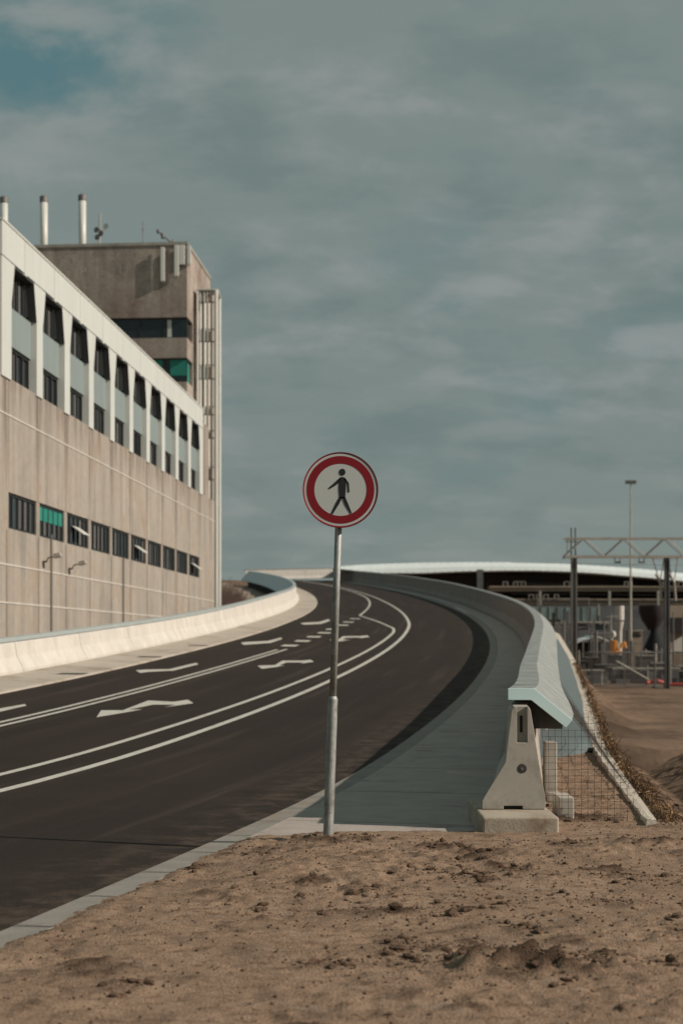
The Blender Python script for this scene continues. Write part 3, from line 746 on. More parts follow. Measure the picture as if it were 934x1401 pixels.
flat([(470, 347), (500, 347), (520, 362), (520, 470), (515, 560), (455, 560), (448, 470), (452, 362)])
flat([(470, 347), (452, 362), (398, 412), (348, 455), (354, 471), (412, 436), (455, 402)])
flat([(500, 347), (520, 362), (552, 408), (558, 500), (541, 500), (532, 420), (515, 400)])
flat([(455, 548), (490, 548), (452, 620), (388, 722), (370, 716), (422, 605)])
flat([(480, 548), (515, 548), (542, 610), (580, 706), (566, 718), (508, 625)])
mb.build('pedestrian_symbol', M['black_sign'], sg)
for zc in (2.66, 2.90):
    mb = MB(); p = pole_at(zc); mb.box(p.x - .05, p.x + .05, 11.375, 11.455, zc - .012, zc + .012); mb.build('clamp', M['galv'], sg, bevel=.003)

# ------------------------------------------------------------------ office building on the left (sheared frame: y along the street, e outwards)
def W(e, y, z): return Vector((-12.64 + .076 * y + e, y, z))
def wb(mb, y0, y1, e0, e1, z0, z1, m=0): mb.box(e0, e1, y0, y1, z0, z1, W, m)
ob = thing('office_building', 'long building with a stained concrete base and a white panelled upper storey on the left', 'building', tuple(W(0, 55, 0)))
YA, YB = 37.5, 76.6
mb = MB()
wb(mb, YA, YB, -14, -.35, -1, 13.2)
wb(mb, YA, YB, -.35, 0, -1, 4.86); wb(mb, YA, YB, -.35, 0, 5.90, 9.18)
wb(mb, YA, 40.8, -.35, -.0, 4.86, 5.90); wb(mb, 71.95, YB, -.35, 0, 4.86, 5.90)
mb.build('concrete_base', M['building_concrete'], ob)
M['groove'] = mat('joint_groove', (.13, .10, .08), .9, var=.4, vscale=1)
# raised joint lines and vertical grooves
mb = MB()
for z in (8.1, 3.81, 2.72): wb(mb, YA, YB - .01, 0, .02, z - .022, z + .022)
for k in range(-1, 11): 
    y = 43.78 + 3.15 * k
    if 72.5 > y > 38: wb(mb, y - .012, y + .012, .001, .006, 5.95, 9.16)
mb.build('joint_line', M['concrete_light'], ob)
mb = MB()
for k in range(-1, 11):
    y = 43.78 + 3.15 * k
    wb(mb, y - .035, y + .035, 0.0015, .004, -1, 4.8)
    wb(mb, y - .03, y + .03, 0.0015, .004, 5.95, 8.05)
mb.build('joint_groove', M['groove'], ob)
M['curtain_dark'] = mat('dark_reveal', (.045, .045, .045), .7)
# upper storey
mb = MB()
for k in range(0, 11):
    y = 42.2 + 3.15 * k; y0 = max(y - 3.15 + .02, 40.05); y1 = min(y - .02, 72.7)
    if k == 10: y1 = 72.7; 
    wb(mb, y0, y1, -.3, .06, 12.52, 13.5)
mb.build('parapet_panel', M['white_panel'], ob, bevel=.01)
mb = MB(); wb(mb, 40.03, 72.72, -.34, .085, 13.5, 13.56); mb.build('roof_edge', M['metal_white'], ob)
for k in range(0, 11):
    yc = 40.62 + 3.15 * k; a = .32; a0 = .32; a1 = .32; t0 = t1 = .62
    if k == 0: a0 = .57; t0 = .57
    if k == 10: a1 = .58; t1 = .58
    mb = MB()
    mb.prism([(yc - a0, 9.12), (yc + a1, 9.12), (yc + a1, 11.34), (yc + t1, 12.5), (yc - t0, 12.5), (yc - a0, 11.34)], -.3, .05, lambda p, q, e: W(e, p, q))
    mb.build('facade_column', M['white_panel'], ob, bevel=.01)
for k in range(0, 10):
    y = 42.2 + 3.15 * k; y0 = y - 1.24; y1 = y + 1.24
    mb = MB(); wb(mb, y0, y1, -.34, -.13, 10.22, 11.34)
    for j in range(1, 8): pass
    mb.build('spandrel_panel', M['grey_panel'], ob)
    for (z0, z1, yy0, yy1) in ((11.35, 12.5, y0 + .0, y1), (9.19, 10.21, y0, y1)):
        mb = MB(); fr = .05; n = 4
        wb(mb, yy0, yy1, -.3, -.2, z0, z0 + fr); wb(mb, yy0, yy1, -.3, -.2, z1 - fr * 1.4, z1)
        for j in range(n + 1): yj = yy0 + (yy1 - yy0) * j / n; wb(mb, yj - .035, yj + .035, -.298, -.198, z0 + fr, z1 - fr * 1.4)
        w = mb.build('window', M['dark_frame'], ob)
        mb = MB(); wb(mb, yy0 + .01, yy1 - .01, -.285, -.26, z0 + .02, z1 - .02); mb.build('pane', M['glass'], w)
        for j in (1, 2, 3):
            if random.random() < .8:
                mb = MB(); ya = yy0 + (yy1 - yy0) * j / n - .2 + random.uniform(-.1, .1); wb(mb, ya, ya + random.uniform(.15, .35), -.2555, -.25, z0 + .06, z1 - .08); mb.build('curtain', M['curtain'], w)
    mb = MB()
    mb.prism([(y1 + .004, 11.35), (y1 - .03, 11.35), (y1 - .33, 12.5), (y1 - .295, 12.5)], -.2, .045, lambda p, q, e: W(e, p, q))
    mb.prism([(y0 + .0, 12.5), (y0 + .3, 12.5), (y1 - .3, 12.5), (y1 - .3, 12.44), (y0 + .3, 12.44)], -.2, .04, lambda p, q, e: W(e, p, q))
    mb.build('window_reveal', M['curtain_dark'], ob)
    mb = MB(); wb(mb, y - .12, y + .12, -.1, .09, 12.45, 12.54); mb.build('seam_block', M['metal_white'], ob)  # small white block jutting out at the panel seam, no lamp
# lower ribbon of windows
for k in range(0, 10):
    y = 42.2 + 3.15 * k; y0 = y - 1.40; y1 = y + 1.40; z0, z1 = 4.87, 5.89
    mb = MB(); n = 5; wb(mb, y0, y1, -.14, -.06, z0, z0 + .05); wb(mb, y0, y1, -.14, -.06, z1 - .07, z1)
    for j in range(n + 1): yj = y0 + (y1 - y0) * j / n; wb(mb, yj - .025, yj + .025, -.138, -.058, z0 + .05, z1 - .06)
    w = mb.build('window', M['dark_frame'], ob)
    mb = MB(); wb(mb, y0 + .01, y1 - .01, -.125, -.10, z0 + .02, z1 - .02); mb.build('pane', M['glass'], w)
    for j in range(n):
        mb = MB()
        if random.random() < .75: wb(mb, y0 + (y1 - y0) * j / n + .06, y0 + (y1 - y0) * j / n + .06 + random.uniform(.1, .36), -.0955, -.09, z0 + .08, z1 - .1)
        if mb.v: mb.build('curtain', M['curtain'], w)
    if k == 1:
        mb = MB(); wb(mb, y0 + .05, y1 - .05, -.089, -.075, 5.38, 5.80); mb.build('blind', M['blind'], w)
    if k in (2, 5, 9):
        mb = MB(); yy = y - .1
        mb.mesh([W(-.05, yy - .5, 5.52), W(-.05, yy + .35, 5.52), W(.3, yy + .4, 5.27), W(.3, yy - .45, 5.27), W(-.05, yy - .5, 5.49), W(-.05, yy + .35, 5.49), W(.3, yy + .4, 5.24), W(.3, yy - .45, 5.24)],
                [(0, 1, 2, 3), (7, 6, 5, 4), (0, 4, 5, 1), (1, 5, 6, 2), (2, 6, 7, 3), (3, 7, 4, 0)])
        mb.build('open_vent', M['metal_white'], w)
    if k < 9:
        mb = MB(); wb(mb, y1, y1 + .35, -.34, -.015, 4.86, 5.90); mb.build('pilaster', M['building_concrete'], ob)
# floodlights on brackets
for y in (44.2, 47.2):
    z = 1.56 + (880 - (764 if y < 45 else 774)) / 1945.8 * y
    t = thing('floodlight', 'small floodlight on a bent bracket on the concrete wall, ' + ('leftmost' if y < 45 else 'right of the downpipe'), 'floodlight', tuple(W(0, y, z)), 'floodlights on the concrete wall')
    mb = MB(); mb.tube(W(0, y, z - .1), W(.12, y, z - .1), .03, n=8); mb.tube(W(.12, y, z - .12), W(.18, y, z + .02), .02, n=8); mb.tube(W(.18, y, z + .02), W(.42, y, z + .06), .02, n=8); mb.build('bracket', M['steel_dark'], t)
    mb = MB(); mb.mesh([W(e, y + d, z + q) for d in (-.12, .12) for e, q in ((.38, 0), (.36, .14), (.56, .18), (.60, .06))], [(0, 1, 2, 3), (7, 6, 5, 4), (0, 4, 5, 1), (1, 5, 6, 2), (2, 6, 7, 3), (3, 7, 4, 0)]); mb.build('lamp_head', M['steel_light'], t, bevel=.01)
for y, z1, lb in ((45.05, 5.0, 'dark downpipe on the concrete wall beside the nearer floodlight'), (55.0, 4.86, 'dark downpipe on the concrete wall below the middle of the window ribbon')):
    mb = MB(); mb.tube(W(.05, y, -1), W(.05, y, z1), .03, n=8); tag(mb.build('downpipe', M['wire_grey']), lb, 'downpipe')

# ------------------------------------------------------------------ concrete tower behind it
tw = thing('concrete_tower', 'tall brown concrete block rising behind the white roofline', 'building', (-9, 76, 0))
TX, TY = -13.83, 75.0
def Wt(e, y, z): return Vector((TX + .076 * y + e, y - .076 * e, z))
def tbx(mb, y0, y1, e0, e1, z0, z1, m=0): mb.box(e0, e1, y0, y1, z0, z1, Wt, m)
ZT = 22.57
mb = MB()
for z0, z1 in ((18.77, ZT), (16.62, 17.68), (-1, 15.35)): tbx(mb, TY, 82.2, -13, 0, z0, z1)
for z0, z1 in ((17.68, 18.77), (15.35, 16.62)):
    tbx(mb, TY + 1.6, 82.2, -13, 0, z0, z1)
mb.build('concrete_wall', M['tower_concrete'], tw)
mb = MB(); tbx(mb, TY - .05, 82.25, -13.05, .05, ZT, ZT + .16); mb.build('roof_edge', M['steel_light'], tw)
for i in range(10):
    e0 = -1.28 * (i + 1); e1 = e0 + 1.28 if i else -.02
    for z0, z1, g in ((17.69, 18.76, 0), (15.36, 16.61, 1)):
        mb = MB()
        tbx(mb, TY + .15, TY + .22, e0, e0 + .09, z0, z1); tbx(mb, TY + .15, TY + .22, e0 + .09, e1, z0, z0 + .05); tbx(mb, TY + .15, TY + .22, e0 + .09, e1, z1 - .05, z1)
        w = mb.build('window', M['dark_frame'], tw)
        mb = MB(); tbx(mb, TY + .18, TY + .2, e0 + .08, e1, z0 + .04, z1 - .04); mb.build('pane', M['glass'], w)
        if i == 0 and not g:
            mb = MB(); tbx(mb, TY + .165, TY + .175, e0 + .2, e0 + .42, z0 + .06, z1 - .1); mb.build('curtain', M['white_panel'], w)
        if g and i < 6:
            mb = MB(); tbx(mb, TY + .165, TY + .175, e0 + (.12 if i else .35), e1 - .05, z0 + (.35 if i < 2 else .06), z1 - .06); mb.build('blind', M['blind'], w)
for z0, z1, g in ((17.69, 18.76, 0), (15.36, 16.61, 1)):
    mb = MB(); tbx(mb, TY + .15, TY + 1.6, -.2, -.14, z0, z0 + .06); tbx(mb, TY + .15, TY + 1.6, -.2, -.14, z1 - .06, z1); tbx(mb, TY + .7, TY + .78, -.2, -.14, z0 + .06, z1 - .06)
    w = mb.build('window', M['dark_frame'], tw)
    mb = MB(); tbx(mb, TY + .2, TY + 1.59, -.19, -.17, z0 + .04, z1 - .04); mb.build('pane', M['glass'], w)
    if g: mb = MB(); tbx(mb, TY + .25, TY + 1.45, -.165, -.155, z0 + .06, z1 - .06); mb.build('blind', M['blind'], w)
for u, vt, y in ((6, 269, 79), (60.5, 268, 79.5), (113, 266, 80)):
    x = (u - 467) / 1945.8 * y; z1 = 1.56 + (880 - vt) / 1945.8 * y
    mb = MB(); mb.tube((x, y, ZT), (x, y, z1 - .35), .205, n=20); f = mb.build('chimney_flue', M['metal_white'], tw)
    for p in f.data.polygons: p.use_smooth = len(p.vertices) == 4
    mb = MB(); mb.tube((x, y, z1 - .36), (x, y, z1 - .06), .235, n=20); mb.tube((x, y, z1 - .06), (x, y, z1), .235, .13, n=20); mb.build('flue_cap', M['steel_dark'], f)
# ghost of removed letters
def text(body, x, y, z, size, m, parent, rot=math.radians(90), rz=0, ext=.004, name='lettering'):
    cu = bpy.data.curves.new(name, 'FONT'); cu.body = body; cu.size = size; cu.extrude = ext; cu.space_character = 1.15
    t = bpy.data.objects.new(name, cu); COL.objects.link(t); t.rotation_euler = (rot, 0, rz); t.location = (x, y, z)
    bpy.context.view_layer.update()
    me = bpy.data.meshes.new_from_object(t.evaluated_get(bpy.context.evaluated_depsgraph_get())); me.transform(t.matrix_world)
    bpy.data.objects.remove(t); me.materials.clear(); me.materials.append(m)
    o = bpy.data.objects.new(name, me); COL.objects.link(o); o.parent = parent
    if parent.type == 'EMPTY': o.location = -parent.location
    return o
M['ghost'] = mat('cleaner_concrete', (.44, .37, .31), .9, var=.2, vscale=.7, streak=.3)
def tu(u): return (u - 467) / 1945.8 * 75
def tv(v): return 1.56 + (880 - v) / 1945.8 * 75
def ty_(x): e = (x - TX - .076 * TY); return TY - .076 * e - .003
for ch_, u_, v_, sz in (('C', 158, 354, .62), ('O', 176, 354, .62), ('P', 107, 375, .74), ('E', 134, 374, .66), ('U', 161, 374, .74), ('S', 183, 374, .66)):
    text(ch_, tu(u_), ty_(tu(u_)), tv(v_), sz, M['ghost'], tw, ext=.0012, rz=-math.atan(.076), name='faded_letter')
# antennas on the tower corner
for (u, v0, v1, w, lb, yy) in ((222.5, 338, 385, 6, 'pale panel antenna on the tower wall, standing apart to the left of the others', 74.86), (241.5, 335, 378, 6.5, 'longest panel antenna of the cluster at the tower corner', 74.84),
                               (249, 335, 362, 8, 'wide short panel antenna in the middle of the corner cluster', 74.86), (258.5, 335.5, 362, 5.5, 'short panel antenna outermost on the tower corner', 74.9)):
    x = (u - 467) / 1945.8 * yy; z1 = 1.56 + (880 - v0) / 1945.8 * yy; z0 = 1.56 + (880 - v1) / 1945.8 * yy; h = w / 2 / 1945.8 * yy
    t = thing('panel_antenna', lb, 'antenna', (x, yy, z0), 'panel antennas on the tower')
    mb = MB(); mb.box(x - h, x + h, yy, yy + .08, z0, z1); mb.build('antenna_cover', M['metal_white'], t, bevel=.03)
    mb = MB(); mb.tube((x, yy + .11, z0 - .1), (x, yy + .11, z1 + .1), .02, n=8); mb.box(x - .03, x + .03, yy + .08, 74.98 if x < tu(256) else 75.3, z0 + .2, z0 + .26); mb.box(x - .03, x + .03, yy + .08, 74.98 if x < tu(256) else 75.3, z1 - .3, z1 - .24); mb.build('mounting_pole', M['steel_dark'], t)
t = thing('dish_cluster', 'short mast with small dishes and a whip on the tower roof', 'antenna', (tu(137), 78, ZT))
q = 78 / 75; X_ = lambda u: (u - 467) / 1945.8 * 78; Z_ = lambda v: 1.56 + (880 - v) / 1945.8 * 78
mb = MB(); mb.tube((X_(136.5), 78, ZT), (X_(137), 78, Z_(292)), .05, n=8); mb.tube((X_(131), 78, Z_(327)), (X_(147), 78, Z_(311)), .04, n=6); mb.build('mast', M['steel_light'], t)
for u, v in ((133, 316), (146, 311), (139, 321), (134, 326)):
    mb = MB(); mb.tube((X_(u), 77.8, Z_(v)), (X_(u) + .05, 77.92, Z_(v)), .16, .05, n=14); mb.build('dish', M['metal_white'] if u > 140 else M['steel_dark'], t)
mb = MB(); mb.tube((X_(196), 78, ZT), (X_(196), 78, Z_(303)), .03, n=6); mb.tube((X_(193.5), 78, Z_(314)), (X_(198.5), 78, Z_(314)), .015, n=4)
tag(mb.build('whip_aerial', M['steel_dark']), 'thin upright aerial on the tower roof between the dishes and the leaning boom', 'aerial')
mb = MB(); Y5 = 75.6; xx = lambda u: (u - 467) / 1945.8 * Y5; zz = lambda v: 1.56 + (880 - v) / 1945.8 * Y5
mb.tube((xx(237), Y5, zz(334)), (xx(216), Y5, zz(316)), .045, n=6); mb.tube((xx(224), Y5, zz(326)), (xx(222), Y5, zz(319)), .12, .1, n=8); mb.tube((xx(237), Y5, ZT), (xx(237), Y5, zz(328)), .06, n=6); mb.tube((xx(216), Y5 - .1, zz(315)), (xx(216), Y5 + .1, zz(318)), .07, n=6)
tag(mb.build('roof_boom', M['steel_dark']), 'dark boom leaning out over the tower roof beside the panel antennas', 'boom')

# ------------------------------------------------------------------ glazed stair tower
gt = thing('stair_tower', 'slender white framed glazed shaft at the far end of the building', 'stair tower', (-7.2, 77, 0))
y = 76.85; x0 = (268.5 - 467) / 1945.8 * y; x1 = (293.2 - 467) / 1945.8 * y; x2 = (298 - 467) / 1945.8 * y
ztop = 1.56 + (880 - 397) / 1945.8 * y; D_ = 1.9
mb = MB()
for xa, r_ in ((x1 + .1, .11), (x0 + .06, .06)):
    for yy_ in (y, y + D_): mb.tube((xa, yy_, 3.5), (xa, yy_, ztop), r_, n=14)
for t_ in (.22, .45, .62, .8): xx_ = x0 + (x1 - x0) * t_; mb.tube((xx_, y + .03, 3.5), (xx_, y + .03, ztop - .02), .035, n=8)
mb.box(x0 - .02, x2 + .02, y - .06, y + D_ + .2, ztop, ztop + .07)
mb.build('frame', M['metal_white'], gt)
zs_ = [v for v in (414, 452, 494, 527, 585, 620, 662, 706, 748)]
mb = MB(); mg = MB()
for v0, v1 in ((399, 412), (451, 466), (500, 517), (557, 566), (590, 598), (640, 655), (690, 705), (740, 755)):
    za = 1.56 + (880 - v1) / 1945.8 * y; zb_ = 1.56 + (880 - v0) / 1945.8 * y
    ms = MB(); ms.prism([(x0 + .13, y + .08), (x1 - .01, y + .42), (x1 - .01, y + .46), (x0 + .13, y + .12)], za, zb_, lambda p, q, a: Vector((p, q, a))); ms.build('spandrel', M['white_panel'], gt)
    mg.box(x0 + .02, x1, y + .0, y + .07, za - .08, za - .02); mg.box(x0 + .02, x1, y + .02, y + .06, zb_ + .0, zb_ + .05)
mg.build('transom', M['steel_dark'], gt)
mb = MB(); mb.prism([(x0 + .14, y + .6), (x1 - .15, y + 1.3), (x1 - .15, y + 1.33), (x0 + .14, y + .63)], 3.5, ztop - .1, lambda p, q, a: Vector((p, q, a))); mb.build('inner_screen', M['metal_white'], gt)
mb = MB()
for t_ in (.35, .6, .85): xx_ = x0 + (x1 - x0) * t_; mb.tube((xx_, y + .3, 3.5), (xx_, y + .3, ztop - .15), .07, n=10)
mb.build('inner_post', M['beige'], gt)

# ------------------------------------------------------------------ left bank beyond the building: soil, shrubs, a far house
mb = MB(); rows = []
for s in srange(40, 230, 2):
    r = []
    for j in range(10):
        o = WL(s) - .5 - j * 2.4
        h = [-.9, -.75, -.5, -.35, -.3, -.5, -1.0, -1.6, -2.2, -3][j] * (1 if s > 80 else .5) - (.1 if s < 80 else 0) + .25 * noise.fractal(Vector((s * .2, o * .3, 1)), 1, 2, 3)
        p = R(s, o); z = ip(s, _Z)
        r.append((p.x, p.y, z + h))
    rows.append(r)
mb.grid(rows); tag(mb.build('left_bank', M['bank'], smooth=True), kind='structure')
mb = MB(); rows = []  # dark band added for the shadow gap below the left barriers
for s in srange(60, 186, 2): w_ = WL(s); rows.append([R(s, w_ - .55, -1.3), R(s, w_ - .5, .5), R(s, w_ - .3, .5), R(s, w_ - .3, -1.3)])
mb.grid(rows); tag(mb.build('shadow_gap_band', M['dark_brown']), 'dark strip painted as the shadow gap under the outer side of the left barriers', 'wall')
def shrub(x, y, z, h, w, seed):
    rnd = random.Random(seed); mb = MB()
    for _ in range(90):
        a = rnd.uniform(0, 2 * PI); r0 = rnd.uniform(0, w * .25)
        p = Vector((x + r0 * math.cos(a), y + r0 * math.sin(a), z)); d = Vector((math.cos(a) * rnd.uniform(.1, .7) * w / h, math.sin(a) * rnd.uniform(.1, .7) * w / h, 1)).normalized()
        L_ = h * rnd.uniform(.5, 1); r = .03
        for k in range(4):
            q = p + d * L_ / 4 + Vector((rnd.gauss(0, .04), rnd.gauss(0, .04), 0)); mb.tube(p, q, r, r * .7, n=3, cap=False)
            for _k in range(3):
                e = p.lerp(q, rnd.random()); f = e + Vector((rnd.gauss(0, .16), rnd.gauss(0, .16), rnd.uniform(.02, .25))); mb.tube(e, f, r * .5, r * .25, n=3, cap=False)
            p = q; r *= .7; d = (d + Vector((rnd.gauss(0, .12), rnd.gauss(0, .12), 0))).normalized()
    return mb
sp = [(300, 70, 1.3), (309, 74, 1.1), (320, 78, .9), (330, 84, .8), (302, 84, 1.6), (308, 92, 1.7), (315, 100, 1.5), (323, 96, 1.0), (306, 112, 2.1), (318, 120, 1.6), (331, 108, .9), (340, 104, .8), (312, 80, .8), (325, 82, .7), (335, 92, .7), (345, 96, .6), (301, 125, 2.2), (350, 102, .5)]
for i, (u, y, h) in enumerate(sp):
    x = (u - 467) / 1945.8 * y; s, o, zr = road_off(x, y)
    lb = 'bare twiggy brown shrub on the bank between the building and the left barrier'
    tag(shrub(x, y, zr - .5, h + .3, h * 1.5, i).build('bare_shrub', M['twig'], fix=False), lb, 'shrub', 'bare shrubs on the left bank')
mb = MB()
for i in range(900):
    u = random.uniform(298, 330); y = random.uniform(66, 84); x = (u - 467) / 1945.8 * y; s, o, zr = road_off(x, y)
    if o > WL(s) - .7: continue
    a = Vector((x, y, zr - .2)); mb.tube(a, a + Vector((random.gauss(0, .2), random.gauss(0, .2), random.uniform(.2, .55))), .014, .004, n=3, cap=False)
tag(mb.build('dry_grass', M['straw_dark'], fix=False), kind='stuff')
# ------------------------------------------------------------------ station hall on the right
def PX(u, y): return (u - 467) / 1945.8 * y
def PZ(v, y): return 1.56 + (880 - v) / 1945.8 * y
YS = 190.
hall = thing('station_hall', 'wide station hall under a shallow curved white roof', 'station', (PX(740, YS), YS, 0))
top = [(455, 776), (470, 773.5), (500, 771.6), (525, 770.6), (577, 769), (634, 768.3), (690, 768.3), (730, 769), (775, 770.6), (814, 773), (860, 776), (900, 779.5), (940, 784), (1000, 792), (1060, 803)]
bot = [(455, 777), (470, 779.5), (500, 782.5), (525, 784.5), (577, 784.5), (634, 782), (690, 781), (730, 781), (775, 782.3), (814, 784.6), (860, 788.5), (900, 792), (940, 796), (1000, 803), (1060, 812)]
mb = MB(); rows = []
for (u, vt), (_, vb) in zip(top, bot):
    x = PX(u, YS); zt = PZ(vt, YS); zb_ = PZ(vb, YS)
    rows.append([(x, YS + .6, zb_), (x, YS, zb_ + .05), (x, YS + .3, zb_ + (zt - zb_) * .5), (x, YS + 1.2, zt), (x, YS + 30, zt + .3), (x, YS + 59, zt - .2), (x, YS + 60, zb_), (x, YS + .6, zb_)])
mb.grid(rows); mb.build('roof', M['roof_white'], hall)
mb = MB()
for i in range(60):
    u = 470 + i * 9.6; vt = float(np.interp(u, [a for a, _ in top], [b for _, b in top])); vb = float(np.interp(u, [a for a, _ in bot], [b for _, b in bot]))
    x = PX(u, YS); mb.mesh([(x - .03, YS - .03, PZ(vb, YS) + .1), (x + .03, YS - .03, PZ(vb, YS) + .1), (x + .03, YS + 1.16, PZ(vt, YS) + .02), (x - .03, YS + 1.16, PZ(vt, YS) + .02)], [(0, 1, 2, 3)])
mb.build('roof_seam', M['cap'], hall)
mb = MB(); mb.box(PX(560, YS), PX(1060, YS), YS + 4, YS + 55, PZ(803, YS), PZ(787, YS)); mb.box(PX(585, YS), PX(1060, YS), YS + 3.5, YS + 4.5, PZ(830, YS), PZ(784.5, YS))
mb.box(PX(640, YS), PX(960, YS), YS + 3.6, YS + 4.4, PZ(790, YS), PZ(783.2, YS))
mb.build('dark_front', M['dark_brown'], hall)
for (u0, u1, v0, v1, d) in ((668, 1060, 802.3, 809.3, 0), (676, 1060, 819.5, 827, .4), (700, 960, 846.5, 849.5, 1)):
    mb = MB(); mb.box(PX(u0, YS), PX(u1, YS), YS + d - 1, YS + 2.4, PZ(v1, YS), PZ(v0, YS)); mb.box(PX(u0, YS), PX(u1, YS), YS + d - 1.2, YS + d - 1.003, PZ(v0, YS) - .18, PZ(v0, YS)); mb.build('deck_beam', M['beige'], hall)
for u in (736.5, 830.5, 896.5, 987): 
    mb = MB(); mb.box(PX(u - 1.6, YS), PX(u + 1.6, YS), YS - 1.5, YS - 1.25, PZ(834, YS), PZ(809, YS)); mb.build('hanger', M['steel_light'], hall)
rl = MB()
for u0, u1, vb in ((687, 693, 802), (701, 717, 802), (770, 777, 802), (852, 862, 802), (904, 912, 802), (925, 932, 802), (722, 728, 819.5), (732, 736, 819.5), (742, 748, 819.5), (757, 762, 819.5)):
    n = max(1, int((u1 - u0) / 5))
    for k in range(n + 1): u = u0 + (u1 - u0) * k / n; rl.box(PX(u - .5, YS), PX(u + .5, YS), YS - .9, YS - .8, PZ(vb, YS), PZ(vb - 6, YS))
    rl.box(PX(u0, YS), PX(u1, YS), YS - .9, YS - .8, PZ(vb - 6, YS), PZ(vb - 5.3, YS))
rl.build('deck_railing', M['steel_light'], hall)
for u in (656,):
    mb = MB(); mb.box(PX(652.5, 150), PX(660.5, 150), 150, 150.5, 3, PZ(779, 150)); tag(mb.build('concrete_post', M['grey_wall']), 'stubby dark grey post rising behind the right barriers in front of the dark hall', 'post')
# station undercroft and things under the deck
yy = 170.
mb = MB(); mb.box(PX(700, yy), PX(1060, yy), yy + 14, yy + 15, -2.8, PZ(824, yy)); tag(mb.build('back_wall', M['grey_wall']), 'dark grey wall closing the space beneath the station decks', 'wall')
gp = thing('glass_screen', 'teal glazed screen low under the station deck behind the dark mast', 'glass screen', (PX(800, yy), yy + 6, -2))
mb = MB(); mb.box(PX(738, yy), PX(832, yy), yy + 6, yy + 6.1, PZ(849, yy), PZ(829, yy)); mb.build('pane', M['teal_glass'], gp)
mb = MB()
for k in range(9): u = 738 + 94 * k / 8; mb.box(PX(u - .4, yy), PX(u + .4, yy), yy + 5.9, yy + 6.0, -2.5, PZ(828, yy))
mb.box(PX(738, yy), PX(846, yy), yy + 5.88, yy + 5.99, PZ(851.5, yy), PZ(849, yy)); mb.build('mullion', M['steel_light'], gp)
mb = MB(); mb.tube((PX(853.5, yy), yy + 3, PZ(848, yy)), (PX(853.5, yy), yy + 3, PZ(828, yy)), 6.3 / 1945.8 * yy, n=20); mb.tube((PX(853.5, yy), yy + 3, PZ(862, yy)), (PX(853.5, yy), yy + 3, PZ(850, yy)), 3.5 / 1945.8 * yy, 6 / 1945.8 * yy, n=20); mb.tube((PX(853.5, yy), yy + 3, -2.6), (PX(853.5, yy), yy + 3, PZ(862, yy)), 3.3 / 1945.8 * yy, n=16)
tag(mb.build('pale_column', M['concrete_light']), 'pale round column under the deck with a flared head', 'column')
# hourglass support
hc = thing('flared_column', 'dark hourglass shaped column under the station deck', 'column', (PX(893, yy), yy, -2.5))
def lathe(prof, x, y, n=28):
    mb = MB(); rows = [[Vector((x + r * math.cos(2 * PI * k / n), y + r * math.sin(2 * PI * k / n), z)) for k in range(n + 1)] for r, z in prof]; mb.grid(rows); return mb
kx = yy / 1945.8
lathe([(19 * kx, PZ(829, yy)), (18.5 * kx, PZ(838, yy)), (15 * kx, PZ(848, yy)), (9 * kx, PZ(857, yy)), (6 * kx, PZ(862, yy))], PX(892, yy), yy).build('upper_cone', M['dark_brown'], hc, smooth=True)
lathe([(5 * kx, PZ(861, yy)), (7 * kx, PZ(868, yy)), (14 * kx, PZ(884, yy)), (20 * kx, PZ(900, yy)), (21 * kx, -3)], PX(895, yy), yy).build('lower_cone', M['black'], hc, smooth=True)
# beige kiosk building
bk = thing('beige_block', 'beige rendered block with a lighter side panel at the right edge of the picture', 'building', (PX(925, 150), 150, -2))
mb = MB(); mb.box(PX(916, 150), PX(990, 150), 150, 151.5, -2.4, PZ(828, 150)); mb.build('wall', M['beige'], bk)
mb = MB(); mb.box(PX(914, 150), PX(992, 150), 149.6, 149.98, PZ(866, 150), PZ(845, 150)); mb.build('dark_band', M['dark_brown'], bk)
mb = MB(); mb.prism([(PX(921, 149.5), PZ(895, 149.5)), (PX(921, 149.5), PZ(877, 149.5)), (PX(933, 149.5), PZ(870, 149.5)), (PX(940, 149.5), PZ(870, 149.5)), (PX(940, 149.5), PZ(893, 149.5))], 149.3, 149.55, lambda p, q, a: Vector((p, a, q))); mb.build('light_panel', M['concrete_light'], bk)
# canopy
cn = thing('bus_canopy', 'low shelter with a thin pale curved roof left of the orange digger', 'shelter', (PX(808, 140), 140, -1.9))
mb = MB(); rows = []
for i in range(13):
    t = i / 12; u = 788 + 44 * t; v = 877.5 - 7 * math.sin(PI * t) ** 1.0 + (1.5 if t < .5 else -1)
    rows.append([(PX(u, 140), 140, PZ(v + 1.6, 140)), (PX(u, 140), 140, PZ(v, 140)), (PX(u, 140), 144, PZ(v - .5, 140)), (PX(u, 140), 144, PZ(v + 1.6, 140)), (PX(u, 140), 140, PZ(v + 1.6, 140))])
mb.grid(rows); mb.build('canopy_roof', M['roof_white'], cn)
for u in (792, 810, 828): mb = MB(); mb.tube((PX(u, 140), 142, -2.2), (PX(u, 140), 142, PZ(876, 140)), .07, n=8); mb.build('canopy_post', M['steel_dark'], cn)
mb = MB(); mb.box(PX(789, 140), PX(831, 140), 144.1, 144.3, -2.3, PZ(878, 140)); mb.build('back_panel', M['black'], cn)
